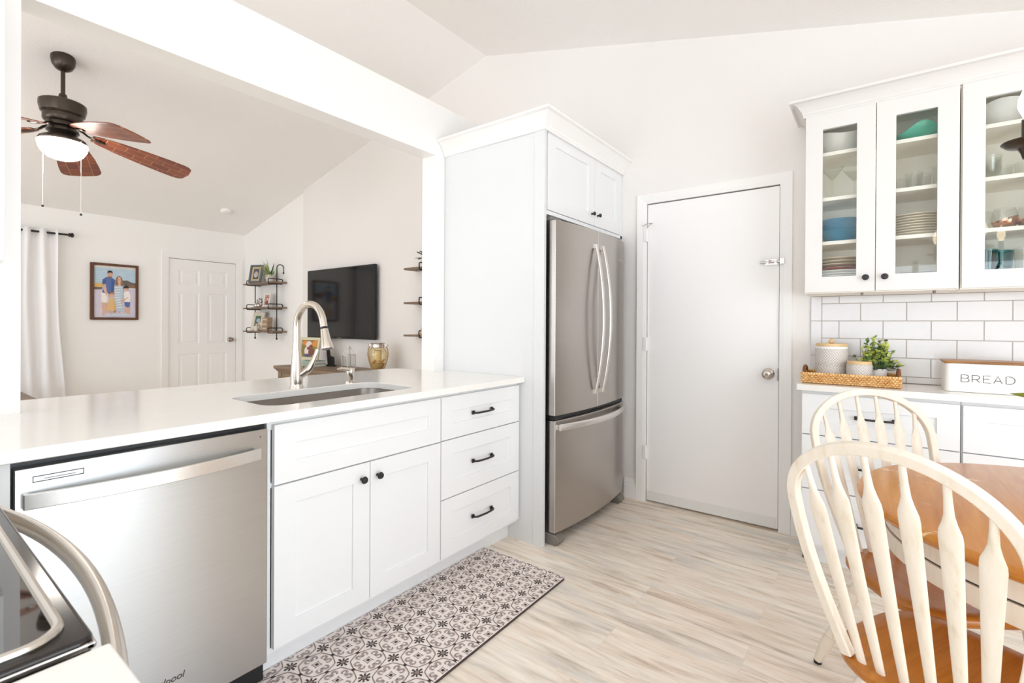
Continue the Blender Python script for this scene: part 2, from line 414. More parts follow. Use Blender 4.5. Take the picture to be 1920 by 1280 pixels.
def text_mesh(txt, size, mp, depth, name, mat, parent=None, shear=0, align='CENTER', world=True):
    cu = bpy.data.curves.new('lettering', 'FONT'); cu.body = txt; cu.size = size; cu.extrude = depth; cu.align_x = align; cu.shear = shear
    t = bpy.data.objects.new('lettering', cu); COL.objects.link(t)
    me = bpy.data.meshes.new_from_object(t); bpy.data.objects.remove(t)
    mb = MB(); mb.add([mp(v.co.x, v.co.y, v.co.z) for v in me.vertices], [tuple(p.vertices) for p in me.polygons])
    return mb.build(name, mat, parent, world=world, smooth=False)
def leaf(mb, base, d, L, wd, up=(0, 0, 1), droop=.25, m=0, n=4):
    d = Vector(d).normalized(); u = Vector(up); s_ = d.cross(u); s_ = s_.normalized() if s_.length > 1e-3 else Vector((1, 0, 0)); nn = s_.cross(d)
    vs = []; 
    for i in range(n+1):
        t = i/n; w = wd*math.sin(PI*min(1, .12+t*.88))**.8 if i < n else .0005
        c = Vector(base)+d*(L*t)-Vector((0, 0, 1))*(droop*L*t*t)
        vs += [c-s_*w, c-nn*(.25*w), c+s_*w]
    fs = []
    for i in range(n):
        a = i*3; fs += [(a, a+1, a+4, a+3), (a+1, a+2, a+5, a+4)]
    mb.add(vs, fs, m)

# ================================================================== the setting
EAVE = lambda x: 3.519-.2377*(-1.111-x) if x < -1.111 else 3.519-.261*(x+1.111)
XR, YB, YF = 4.0, -5.0, 3.02
struct(MB().box(-5.75, XR+.1, YB-.1, 3.16, -.06, 0), 'floor', FLOORM)
def ceil_poly(mb, x0, x1, t=.06):
    a, b = EAVE(x0), EAVE(x1)
    mb.prism([(x0, a), (x1, b), (x1, b+t), (x0, a+t)], -3.16, -(YB-.1), 0, FNY)
c_ = MB(); ceil_poly(c_, -5.75, -1.111); ceil_poly(c_, -1.111, XR+.1); struct(c_, 'ceiling', CEIL, smooth=False)
# kitchen / living back wall, with the doorway notch
k_ = MB().prism([(-4.02, 0), (.332, 0), (.332, 2.036), (1.141, 2.036), (1.141, 0), (XR+.1, 0), (XR+.1, EAVE(XR+.1)+.03), (-1.111, 3.55), (-4.02, EAVE(-4.02)+.03)], -3.09, -YF, 0, FNY)
k_.box(-4.02, XR+.1, 3.09, 3.15, 0, EAVE(-4.02)); struct(k_, 'wall_back', WALL, smooth=False)
struct(MB().prism([(-5.75, 0), (-4.0, 0), (-4.0, EAVE(-4.0)+.03), (-5.75, EAVE(-5.75)+.03)], -3.15, -3.058, 0, FNY), 'wall_alcove', LWALL, smooth=False)
# far living wall with doorway notch
FWX = -5.608
struct(MB().prism([(YB-.1, 0), (2.118, 0), (2.118, 2.036), (2.938, 2.036), (2.938, 0), (3.12, 0), (3.12, 2.47), (YB-.1, 2.47)], FWX-.08, FWX, 0, FX)
       .box(FWX-.14, FWX-.08, YB-.1, 3.12, 0, 2.45), 'wall_far', LWALL, smooth=False)
# unseen right and rear walls, openings invented for the added area lights
struct(MB().prism([(YB, 0), (-1, 0), (-1, 2.1), (1.5, 2.1), (1.5, 0), (3.1, 0), (3.1, 2.25), (YB, 2.25)], XR, XR+.1, 0, FX), 'wall_right', WALL, smooth=False)
wf = MB()
for a, b in ((-.998, -.93), (.18, .32), (1.43, 1.498)): wf.box(3.945, XR, a, b, .0, 2.098)
for c, d in ((.0, .12), (2.0, 2.098)): wf.box(3.945, XR, -.93, 1.43, c, d)
struct(wf, 'added_window_1', TRIM, smooth=False)  # unseen frame added before the area light to streak its reflections
wf = MB()
for a, b in ((-.698, -.63), (.66, .74), (2.06, 2.14), (3.43, 3.498)): wf.box(a, b, YB, YB+.055, .082, 2.298)
for c, d in ((.082, .15), (2.24, 2.298)): wf.box(-.63, 3.43, YB, YB+.055, c, d)
struct(wf, 'added_window_2', TRIM, smooth=False)  # unseen frame added at the invented rear opening
def rear(mb):
    for a, b, z0, z1 in ((-5.7, -4.8, 0, 9), (-4.8, -1.8, 0, .35), (-4.8, -1.8, 2.25, 9), (-1.8, -.7, 0, 9), (-.7, 3.5, 0, .08), (-.7, 3.5, 2.30, 9), (3.5, XR+.1, 0, 9)):
        if z1 < 9: mb.box(a, b, YB-.1, YB, z0, z1)
        else:
            pts = [(a, z0), (b, z0), (b, EAVE(b)+.02)]+([(-1.111, 3.53)] if a < -1.111 < b else [])+[(a, EAVE(a)+.02)]
            mb.prism(pts, -YB, -(YB-.1), 0, FNY)
    return mb
struct(rear(MB()), 'wall_rear', WALL, smooth=False)
# partition with the pass-through: posts, half wall, header
p_ = MB(); PX0, PX1 = -.7194, -.6033
p_.box(PX0, PX1, -.85, .102, 0, 2.5786); p_.box(PX0, PX1, .102, 1.9305, 0, .883)
p_.box(PX0, PX1, 1.9305, 3.015, 0, 2.5786); p_.box(PX0, PX1, .102, 1.9305, 2.2556, 2.5786)
struct(p_, 'wall_partition', TRIM, smooth=False)
struct(MB().box(-.60, 1.40, -.95, -.85, 0, 1.05), 'wall_range', WALL, smooth=False)

# kitchen door and casing
d1 = struct(MB().box(.337, 1.136, 3.024, 3.062, .012, 2.028), 'door_1', DOORP, bevel=.0015)
MB().box(.345, 1.128, 3.0205, 3.024, .012, .075).build('kick_strip', plain('sweep_paint', '#e9e9e7', .4, 0, .01), d1)
for z, hk in ((1.821, 0), (1.077, 0), (.339, 0)):
    h = MB().tube([(.3365, 3.012, z-.045), (.3365, 3.012, z+.045)], .0065, 10)
    for q in (-.018, .018): h.tube([(.3365, 3.012, z+q-.001), (.3365, 3.012, z+q+.001)], .0075, 10)
    h.box(.318, .3365, 3.0, 3.004, z-.044, z+.044); h.build('hinge', TRIM, d1)
h = MB().tube([(.31, 2.998, 1.882), (.33, 2.985, 1.887), (.36, 2.965, 1.89), (.395, 2.955, 1.885)], .0028, 8)
h.tube([(.345, 3.0, 1.865), (.36, 2.97, 1.875), (.395, 2.955, 1.885)], .0025, 8); h.build('door_stop', SILVER, d1)
kn = MB(); kx, kz = 1.083, .922
pr = [(.033, 0), (.033, .004), (.029, .009), (.013, .014), (.012, .030), (.020, .038), (.027, .050), (.027, .060), (.021, .067), (.010, .069), (.009, .066), (.001, .066)]
vs = [(kx+r*math.cos(2*PI*j/24), 3.024-h_, kz+r*math.sin(2*PI*j/24)) for r, h_ in pr for j in range(24)]
kn.add(vs, [(i*24+j, i*24+(j+1) % 24, (i+1)*24+(j+1) % 24, (i+1)*24+j) for i in range(len(pr)-1) for j in range(24)])
kn.build('door_knob', NICKEL, d1)
MB().box(1.130, 1.1365, 3.014, 3.03, .885, .955).build('strike_plate', NICKEL, d1)
b_ = MB().box(1.062, 1.128, 3.019, 3.025, 1.567, 1.60); b_.box(1.142, 1.165, 2.996, 3.003, 1.567, 1.60)
b_.tube([(1.035, 3.010, 1.583), (1.16, 3.010, 1.583)], .006, 10); b_.box(1.07, 1.082, 3.005, 3.02, 1.572, 1.595); b_.box(1.112, 1.124, 3.005, 3.02, 1.572, 1.595)
b_.tube([(1.09, 3.010, 1.583), (1.09, 2.99, 1.592)], .004, 8); b_.build('slide_bolt', SILVER, d1)
def casing(mb, u0, u1, top, w, mp, z0=0.0, th=.018):
    # one mitred moulding around a doorway, as a single shape
    o = [(u0-w, z0), (u0-w, top+w), (u1+w, top+w), (u1+w, z0)]; i = [(u0, z0), (u0, top), (u1, top), (u1, z0)]
    vs = []
    for (a, b), (c, d) in zip(o, i):
        vs += [mp(a, b, 0), mp(a, b, th), mp(a*.35+c*.65, b*.35+d*.65, th*.8), mp(c, d, th*.55), mp(c, d, 0)]
    fs = []
    for k in range(3):
        for j in range(5): fs.append((k*5+j, k*5+(j+1) % 5, (k+1)*5+(j+1) % 5, (k+1)*5+j))
    fs += [(0, 1, 2, 3, 4), (15, 16, 17, 18, 19)]
    return mb.add(vs, fs)
struct(casing(MB(), .333, 1.140, 2.034, .064, lambda u, v, w: (u, YF-w, v)), 'trim_1', TRIM, smooth=False)
def baseboard(mb, a, b, mp, h=.135):
    pr = [(0, 0), (.016, 0), (.016, h-.045), (.012, h-.04), (.012, h-.022), (.008, h-.015), (.005, h), (0, h)]
    vs = [mp(a, z, o) for o, z in pr]+[mp(b, z, o) for o, z in pr]; n = len(pr)
    return mb.add(vs, [(i, (i+1) % n, n+(i+1) % n, n+i) for i in range(n)]+[tuple(range(n)), tuple(range(n, 2*n))])
B_ = lambda u, v, w: (u, YF-w, v)
struct(baseboard(baseboard(MB(), .18, .268, B_), 1.205, 1.275, B_), 'baseboard_back', TRIM, smooth=False)
struct(baseboard(MB(), 2.8, 3.05, lambda u, v, w: (FWX+w, u, v)), 'baseboard_far', TRIM, smooth=False)

# six panel door in the far living wall
def six_panel():
    mb = MB(); y0, y1, x = 2.122, 2.934, FWX-.012
    st, mid = .115, .1; pw = (y1-y0-2*st-mid)/2
    rows = [(.25, .80), (.93, 1.60), (1.70, 1.90)]
    mb.box(x-.04, x-.008, y0, y1, .01, 2.03)
    def fr(a, b, c, d): mb.box(x-.01, x, a, b, c, d)
    fr(y0, y0+st, .01, 2.03); fr(y1-st, y1, .01, 2.03); fr(y0+st+pw, y1-st-pw, .01, 2.03)
    zs = [.01]+[k for r in rows for k in r]+[2.03]
    for i in range(0, len(zs), 2):
        for a in (y0+st, y0+st+pw+mid): fr(a, a+pw, zs[i], zs[i+1])
    for z0, z1 in rows:
        for a in (y0+st, y0+st+pw+mid):
            q = lambda d, w: [(x+w, a+d, z0+d), (x+w, a+pw-d, z0+d), (x+w, a+pw-d, z1-d), (x+w, a+d, z1-d)]
            mb.add(q(.0, -.001)+q(.012, -.009)+q(.03, -.008)+q(.042, -.002), [(k, (k+1) % 4, 4*r+4+(k+1) % 4, 4*r+4+k) if r == 0 else (4*r+k, 4*r+(k+1) % 4, 4*r+4+(k+1) % 4, 4*r+4+k) for r in range(3) for k in range(4)]+[(12, 13, 14, 15)])
    return mb
d2 = struct(six_panel(), 'door_2', TRIM, smooth=False)
kn = MB(); vs = []
pr = [(.033, 0), (.033, .004), (.028, .009), (.013, .014), (.012, .030), (.022, .038), (.028, .050), (.026, .062), (.012, .069), (.001, .07)]
kn.add([(FWX-.012+h_, 2.866+r*math.cos(2*PI*j/20), .975+r*math.sin(2*PI*j/20)) for r, h_ in pr for j in range(20)],
       [(i*20+j, i*20+(j+1) % 20, (i+1)*20+(j+1) % 20, (i+1)*20+j) for i in range(len(pr)-1) for j in range(20)])
kn.build('door_knob', plain('dull_nickel', '#9a9087', .3, 1, .02), d2)
struct(casing(MB(), 2.119, 2.937, 2.034, .075, lambda u, v, w: (FWX+w, u, v)), 'trim_2', TRIM, smooth=False)

# tiled backsplash: one tiled surface
def tiles():
    mb = MB(); g = .0017; x0, x1 = 1.3495, 2.95; zt = 1.372; zb = .915; rows = []
    z = 1.3305; rows.append((z, zt, 0)); i = 1
    while z > zb+.005: rows.append((max(zb, z-.0955), z, i)); z -= .0955; i += 1
    for a, b, i in rows:
        x = 1.2375+(0 if i % 2 == 0 else .096)
        while x < x1:
            u0, u1 = max(x, x0), min(x+.192, x1)
            if u1-u0 > .01: mb.box(u0+g, u1-g, 3.0105, 3.019, a+g, b-g)
            x += .192
    z = 1.372; ends = [1.372, 1.235, 1.043, .915]
    for a, b in zip(ends[1:], ends[:-1]): mb.box(1.2975+g*.5, 1.3495-g, 3.0105, 3.019, a+g, b-g)
    mb.box(1.2975, x1, 3.0125, 3.0195, .915, 1.372, 1)
    return mb
struct(tiles(), 'wall_backsplash', [plain('subway_tile', '#dedbda', .12, 0, .01), plain('grout', '#b9b1ab', .8)], bevel=.0012, seg=2)

# ================================================================== peninsula
wt = [(.0305, -.10), (.0305, 2.010), (-.6, 2.010), (-.601, 1.929)]
wt += [(-.89+.085*math.cos(math.radians(a))-.0, 1.845+.082*math.sin(math.radians(a))) for a in (90, 112, 135, 157, 180)]
wt = [(.0305, -.055), (.0305, 2.010), (-.602, 2.010), (-.602, 1.929), (-.855, 1.929)]+[(-.855-.108*math.sin(math.radians(a)), 1.821+.108*math.cos(math.radians(a))) for a in (15, 30, 45, 60, 75, 90)]
wt += [(-.963, .104), (-.602, .104), (-.602, -.84), (.263, -.84), (.263, -.055)]
sinkhole = rrect(-.452, -.098, .655, 1.336, .075, 7)
m_ = slab_with_hole(wt, sinkhole, .8845, .914)
solo(m_, 'worktop', QUARTZ, 'long white quartz worktop with the undermount sink, running through the wall opening', 'worktop', (-.3, 1.0, .8845), bevel=.003, smooth=True, angle=30)
# sink
sk = MB(); ring = lambda d, z, r: [(x, y, z) for x, y in rrect(-.458-.0+d, -.092-d, .649+d, 1.342-d, r, 7)]
rings = [ring(-.02, .8835, .09), ring(.0, .8835, .075), ring(.004, .72, .07), ring(.012, .69, .062), ring(.05, .672, .05)]
n_ = len(rings[0])
sk.add([p for r in rings for p in r], [(i*n_+j, i*n_+(j+1) % n_, (i+1)*n_+(j+1) % n_, (i+1)*n_+j) for i in range(4) for j in range(n_)]+[tuple(range(4*n_, 5*n_))])
rings2 = [ring(-.02, .8825, .09), ring(-.006, .8825, .08), ring(-.002, .66, .07)]
o_ = len(sk.v); sk.add([p for r in rings2 for p in r], [(i*n_+j, i*n_+(j+1) % n_, (i+1)*n_+(j+1) % n_, (i+1)*n_+j) for i in range(2) for j in range(n_)]+[tuple(range(2*n_, 3*n_))])
sink = solo(sk, 'kitchen_sink', SINKM, 'stainless steel undermount sink bowl set in the white worktop', 'sink', (-.28, .985, .665), flip=False)
d_ = MB().lathe([(.001, .006), (.03, .006), (.042, .009), (.045, .008), (.045, .0)], 24, (-.27, .985, .672)); d_.build('drain', CHROME, sink)

# faucet
fx, fy = -.506, .978
fa = thing('kitchen_faucet', 'tall gooseneck brushed nickel faucet with pull-down head beside the sink', 'faucet', (fx, fy, .914))
b_ = MB().lathe([(.0290, 0), (.0290, .006), (.0260, .011), (.0268, .02), (.0264, .05), (.0245, .09), (.0210, .14), (.0178, .185), (.0160, .205)], 28, (fx, fy, .9142)); b_.build('body', NICKEL, fa)
path = [(fx, fy, .914+z) for z in (.203, .24, .278)]
rad = .100; cz = .914+.278
dxy = Vector((1, .04, 0)).normalized()
for a in range(0, 172, 10):
    t = math.radians(a); q = Vector((fx, fy, cz))+dxy*(rad-rad*math.cos(t))+Vector((0, 0, rad*math.sin(t))); path.append(tuple(q))
dr = (Vector(path[-1])-Vector(path[-2])).normalized(); path.append(tuple(Vector(path[-1])+dr*.018)); e1 = Vector(path[-1])
MB().tube(path, [.0156]*3+[.0150]*(len(path)-3), 20).build('spout', NICKEL, fa)
MB().tube([e1, e1+dr*.010], .0143, 20).build('seal_ring', BLACK, fa)
e2 = e1+dr*.010
sh = MB().tube([e2, e2+dr*.010, e2+dr*.05, e2+dr*.080, e2+dr*.086], [.0158, .0165, .0210, .0268, .0262], 24); shd = sh.build('spray_head', NICKEL, fa)
MB().tube([e2+dr*.0855, e2+dr*.088], .0215, 24).build('spray_face', GREYP, shd)
# side handle: stub out of the body then a raised lever
hd = Vector((.62, .72, 0)).normalized()
a0 = Vector((fx, fy, .914+.053))
MB().tube([a0, a0+hd*.024+Vector((0, 0, .010)), a0+hd*.046+Vector((0, 0, .028))], [.0195, .0185, .0175], 20).build('valve', NICKEL, fa)
q0 = a0+hd*.046+Vector((0, 0, .028))
lv = [q0, q0+hd*.008+Vector((0, 0, .010)), q0+hd*.022+Vector((0, 0, .040)), q0+hd*.034+Vector((0, 0, .068)), q0+hd*.043+Vector((0, 0, .094))]
MB().tube(lv, [.0172, .0165, .0120, .0095, .0088], 18, flat=[.0172, .016, .011, .008, .007]).build('lever', NICKEL, fa)
# soap dispenser
sx, sy_ = -.493, 1.25
so = thing('soap_dispenser', 'short brushed nickel soap dispenser with flat spout on the worktop behind the sink', 'soap dispenser', (sx, sy_, .914))
MB().lathe([(.0275, 0), (.0275, .008), (.022, .012), (.0175, .014), (.0175, .022), (.019, .024), (.019, .052), (.0205, .053), (.0205, .068), (.016, .074), (.001, .076)], 24, (sx, sy_, .9142)).build('base', NICKEL, so)
sd = Vector((.35, -.93, 0)).normalized(); s0 = Vector((sx, sy_, .914+.064))
MB().tube([s0+sd*.010, s0+sd*.045+Vector((0, 0, .008)), s0+sd*.080+Vector((0, 0, .012)), s0+sd*.098+Vector((0, 0, .012))], [.009, .0085, .0075, .005], 14, flat=[.013, .0125, .011, .007], up=(0, 0, 1)).build('nozzle', NICKEL, so)

# dishwasher
dw = thing('dishwasher', 'stainless steel dishwasher under the worktop left of the sink cabinet', 'dishwasher', (-.28, .302, 0))
MB().box(-.575, -.032, .006, .599, .02, .878).box(-.09, -.06, .006, .599, 0.0, .09).build('tub', BLACK, dw)
MB().box(-.034, 0, .0085, .5965, .092, .862).build('door', STEEL, dw, bevel=.003)
def bow_bar(mb, y0, y1, z0, z1, x0, bowx, th, n=18):
    P = []
    for i in range(n+1):
        t = i/n*2-1; P.append((x0+bowx*(1-t*t), y0+(y1-y0)*i/n))
    poly = P+[(x-th, y) for x, y in P[::-1]]
    return mb.prism(poly, z0, z1)
hm = bow_bar(MB(), .022, .568, .768, .805, .018, .036, .009)
for a in (.022, .556): hm.box(-.001, .016, a, a+.012, .770, .803)
hm.build('handle', BRIGHT, dw, bevel=.002)
v_ = MB().box(-.0005, .0012, .040, .134, .8255, .8275).box(-.0005, .0012, .040, .134, .8385, .8405).box(-.0005, .0012, .040, .0415, .8275, .8385).box(-.0005, .0012, .1325, .134, .8275, .8385).box(-.0005, .0008, .060, .118, .831, .8325)
v_.build('vent', DGREY, dw)
MB().prism([(.572+.0022*math.cos(a*PI/6), .838+.0022*math.sin(a*PI/6)) for a in range(12)], 0, .0006, 0, FX).build('indicator', BLACK, dw)
text_mesh('Whirlpool', .026, lambda u, v, w: (w+.0008, u+.302, v+.185), .0004, 'logo', plain('logo_grey', '#55504a', .4, .6), dw, shear=.25)
rg = MB().tube([(.0011, .290+.019*math.cos(a), .1915+.007*math.sin(a)) for a in [2*PI*k/20 for k in range(20)]], .0008, 6, closed=True)
rg.build('logo_ring', plain('gold_ring', '#c9a860', .3, .8), dw)

# filler cabinet at the inside corner, left of the dishwasher
cc = thing('corner_cabinet', 'narrow white corner cabinet filler at the left end of the dishwasher', 'cabinet', (-.3, -.35, 0))
MB().box(-.58, -.002, -.6, .003, .0, .8835).build('carcass', CAB, cc)

# sink base cabinet
sb = thing('sink_cabinet', 'white shaker sink cabinet with a false front over two doors', 'cabinet', (-.3, 1.0, 0))
MB().box(-.58, -.021, .603, .616, .10, .8835).box(-.58, -.0835, .603, .616, 0, .1).box(-.58, -.021, 1.375, 1.388, .10, .8835).box(-.58, -.021, .616, 1.375, .10, .118).box(-.04, -.021, .616, 1.375, .85, .8835).box(-.04, -.021, .616, 1.375, .655, .672).box(-.098, -.0835, .603, 1.388, 0, .11).box(-.58, -.57, .616, 1.375, .1, .66).build('carcass', CAB, sb)
def front(name, y0, y1, z0, z1, parent, rail=.076, rv=.07):
    return shaker(MB(), FX, y0, y1, z0, z1, 0, .02, rail, rv).build(name, CAB, parent, bevel=.0012, smooth=False)
front('false_front', .6185, 1.3875, .667, .868, sb)
da = front('door', .6185, .9995, .12, .662, sb); db = front('door', 1.0025, 1.3875, .12, .662, sb)
knob(FX, .960, .603, 0, da); knob(FX, 1.035, .603, 0, db)
# drawer base
dbc = thing('drawer_cabinet', 'white shaker three drawer base cabinet beside the refrigerator panel', 'cabinet', (-.3, 1.7, 0))
MB().box(-.58, -.021, 1.3895, 2.010, .10, .8835).box(-.098, -.0835, 1.3885, 2.010, 0, .10).build('carcass', CAB, dbc)
for z0, z1 in ((.6685, .868), (.395, .6635), (.12, .390)):
    dd = front('drawer', 1.3935, 1.9985, z0, z1, dbc); pull(FX, 1.682, (z0+z1)/2+.002, 0, .142, dd)

# ================================================================== refrigerator and its surround
tw = thing('refrigerator_cabinet', 'tall white surround with two overhead doors and crown moulding, framing the refrigerator', 'cabinet', (-.2, 2.5, 0))
MB().box(-.600, .149, 2.0125, 2.030, 0, 2.30).box(.088, .153, 2.0095, 2.0320, 0, 2.30).build('side_panel', PANEL_DIM, tw, bevel=.001)
MB().box(-.600, .128, 2.031, 3.018, 1.835, 2.30).box(-.3, .149, 2.031, 3.018, 1.812, 1.834).box(.10, .149, 2.992, 3.018, 1.812, 2.30).build('carcass', CAB, tw, bevel=.001)
MB().box(-.2, .13, 2.06, 2.99, 1.806, 1.8115).build('light_rail', SILVER, tw)
ta = shaker(MB(), FX, 2.050, 2.598, 1.838, 2.278, .150, .02, .082, .075).build('door', CAB, tw, bevel=.0012, smooth=False)
tb = shaker(MB(), FX, 2.602, 2.989, 1.838, 2.278, .150, .02, .082, .075).build('door', CAB, tw, bevel=.0012, smooth=False)
knob(FX, 2.560, 1.907, .150, ta, r=.013); knob(FX, 2.640, 1.909, .150, tb, r=.013)
crown_prof = lambda zb, zt, o: [(0, zb), (.010, zb), (.010, zb+.012), (.014, zb+.016), (.014, zb+.026), (o*.35, zb+.040), (o*.52, zb+.058), (o*.78, zb+.5*(zt-zb)+.03), (o*.92, zt-.014), (o, zt-.012), (o, zt), (0, zt)]
sweep_profile(MB(), [(-.6, 2.0125), (.153, 2.0095), (.153, 3.018)], crown_prof(2.262, 2.356, .072)).build('crown_moulding', TRIM, tw, angle=25)

fr = thing('refrigerator', 'stainless steel french door refrigerator with bottom freezer drawer', 'refrigerator', (-.15, 2.49, 0))
FY0, FY1, FYS = 2.050, 2.945, 2.4865
MB().box(-.56, .118, FY0+.006, FY1-.006, .03, 1.755).build('body', GREYP, fr, bevel=.004)
fpx = lambda y: .199+.037*(1-((y-2.49)/.45)**2)
def fdoor(name, y0, y1, z0, z1, n=14):
    poly = [(fpx(y0+(y1-y0)*i/n), y0+(y1-y0)*i/n) for i in range(n+1)]
    poly = [(.128, y0)]+poly+[(.128, y1)]
    return MB().prism(poly, z0, z1).build(name, STEELD, fr, bevel=.005, seg=3, angle=30)
fl = fdoor('door', FY0, FYS-.002, .708, 1.778); frr = fdoor('door', FYS+.002, FY1, .708, 1.778)
fz = fdoor('freezer_drawer', FY0+.004, FY1, .068, .682)
MB().box(.120, .198, FY0+.012, FY1-.02, .684, .706).build('gasket', BLACK, fr)
MB().box(.06, .17, FY0+.006, FY0+.11, 1.779, 1.800).build('hinge_cover', GREYP, fr, bevel=.004); MB().box(.06, .17, FY1-.11, FY1-.006, 1.779, 1.800).build('hinge_cover', GREYP, fr, bevel=.004)
for y, d in ((FYS-.047, fl), (FYS+.047, frr)):
    P = []; x0 = fpx(y)
    for i in range(21):
        t = i/20*2-1; P.append((x0+.012+.052*(1-t*t), y, .800+.885*i/20))
    hb = MB().tube(P, .0135, 14, flat=.0075, up=(0, 1, 0))
    for z in (.806, 1.679): hb.box(x0-.002, x0+.016, y-.011, y+.011, z-.012, z+.012)
    hb.build('handle', BRIGHT, d)
hb = MB(); P = []
for i in range(25):
    t = i/24*2-1; y = 2.078+(2.925-2.078)*i/24; P.append((fpx(y)+.013+.036*(1-t**2), y, .644))
hb.tube(P, .0190, 16, flat=.008, up=(0, 0, 1))
for y in (2.086, 2.917): hb.box(fpx(y)-.002, fpx(y)+.016, y-.010, y+.010, .630, .658)
hb.build('handle', BRIGHT, fz)
for y in (2.088, 2.88):
    MB().prism([(.02, .0), (.205, .0), (.225, .022), (.222, .040), (.19, .062), (.02, .062)], 0, .07, 0, lambda u, v, w, y=y: (u, y-.03+w, v)).build('foot', GREYP, fr, bevel=.006)
text_mesh('Whirlpool', .022, lambda u, v, w: (fpx(2.865+u)+w+.0006, 2.865+u, 1.635+v), .0003, 'logo', BRIGHT, fr, shear=.25)

# ================================================================== printed mat
def mat_pattern():
    mb = MB(); x0, x1, y0, y1 = -.081, .421, .30, 1.797
    p = .1235; ox, oy = -.0268+p/2, 1.803-p/2; Z = .0124
    mb.prism(rrect(x0-.0008, x1+.0008, y0, y1+.0008, .012, 4), .0004, .0105, 1); mb.prism(rrect(x0, x1, y0, y1, .012, 4), .0105, .0120, 0)
    def quad(pts, m, dz):
        # clip to the mat by a simple bounding test on each polygon (Sutherland-Hodgman)
        def clip(P, ax, lim, s):
            out = []
            for i in range(len(P)):
                a, b = P[i-1], P[i]; ia, ib = s*(a[ax]-lim) <= 0, s*(b[ax]-lim) <= 0
                if ia != ib:
                    t = (lim-a[ax])/(b[ax]-a[ax]); out.append((a[0]+(b[0]-a[0])*t, a[1]+(b[1]-a[1])*t))
                if ib: out.append(b)
            return out
        for ax, lim, s in ((0, x1-.002, 1), (0, x0+.002, -1), (1, y1-.002, 1), (1, y0+.002, -1)):
            if len(pts) < 3: return
            pts = clip(pts, ax, lim, s)
        if len(pts) >= 3: mb.add([(x, y, Z+dz) for x, y in pts], [tuple(range(len(pts)))], m)
    def strip(path, w, m, dz, c, closed=False):
        k = len(path)
        for i in range(k if closed else k-1):
            a, b = path[i], path[(i+1) % k]; wa = w(i/(k-1)) if callable(w) else w; wb = w(min(1, (i+1)/(k-1))) if callable(w) else w
            dx, dy = b[0]-a[0], b[1]-a[1]; L = math.hypot(dx, dy) or 1; nx, ny = -dy/L, dx/L
            quad([(c[0]+q[0]*p, c[1]+q[1]*p) for q in ((a[0]+nx*wa, a[1]+ny*wa), (a[0]-nx*wa, a[1]-ny*wa), (b[0]-nx*wb, b[1]-ny*wb), (b[0]+nx*wb, b[1]+ny*wb))], m, dz)
    # scroll: a hooked C in the unit cell, mirrored about each axis
    def scroll(): 
        pts = []
        for k in range(11): a = math.radians(200-k*31); r = .128-.0085*k; pts.append((.150+r*math.cos(a)*.95, .275+r*math.sin(a)))
        return pts
    SC = scroll()
    ogee = []
    for k in range(49):
        a = 2*PI*k/48; r = .475-.030*abs(math.sin(4*a))**1.0+.02*abs(math.sin(2*a)); ogee.append((r*math.cos(a), r*math.sin(a)))
    nx0, nx1 = -1, 5
    for i in range(-1, 6):
        for j in range(-14, 2):
            c = (ox+i*p, oy+j*p)
            if not (x0-p < c[0] < x1+p and y0-p < c[1] < y1+p): continue
            strip(ogee, .017, 3, .0001, c)
            for s1, s2, sw in ((1, 1, 0), (-1, 1, 0), (1, -1, 0), (-1, -1, 0), (1, 1, 1), (-1, 1, 1), (1, -1, 1), (-1, -1, 1)):
                P = [(a*s1*.78, b*s2) if not sw else (b*s1, a*s2*.78) for a, b in SC]
                strip(P, lambda t: .040-.018*t, 2, .0002, c)
            # centre: small dark block in a thin concave frame
            quad([(c[0]+p*a, c[1]+p*b) for a, b in ((-.045, -.045), (.045, -.045), (.045, .045), (-.045, .045))], 1, .0003)
            for q in range(4):
                cs = [(1, 0), (0, 1), (-1, 0), (0, -1)][q]; rt_ = lambda a, b: (a*cs[0]-b*cs[1], a*cs[1]+b*cs[0])
                strip([rt_(.095+.0, -.11), rt_(.080, 0), rt_(.095, .11)], .009, 3, .0003, c)
            # star on the cell corner
            s = (c[0]+p/2, c[1]+p/2)
            for k in range(8):
                a = PI*k/4; L = .205 if k % 2 == 0 else .175
                quad([(s[0]+p*r*math.cos(a+da), s[1]+p*r*math.sin(a+da)) for r, da in ((.06, -.5), (L*.75, -.16), (L*.78, -.30), (L, 0), (L*.78, .30), (L*.75, .16), (.06, .5))], 1, .0003)
            quad([(s[0]+p*.066*math.cos(k*PI/6), s[1]+p*.066*math.sin(k*PI/6)) for k in range(12)], 3, .0005)
            for d in ((.5, 0), (0, .5)):
                q = (c[0]+d[0]*p, c[1]+d[1]*p)
                quad([(q[0]+p*a, q[1]+p*b) for a, b in ((-.05, -.05), (.05, -.05), (.05, .05), (-.05, .05))], 1, .0005)
    return mb
mats_ = [plain('mat_vinyl', '#f1e7e1', .45, 0, .02), plain('mat_black', '#3a2f2e', .5), plain('mat_mauve', '#b3a3a0', .5), plain('mat_taupe', '#8f7b75', .5)]
solo(mat_pattern(), 'floor_mat', mats_, 'long cushioned floor mat printed with star and scroll tiles in front of the sink cabinet', 'floor mat', (.17, 1.05, 0), smooth=False)

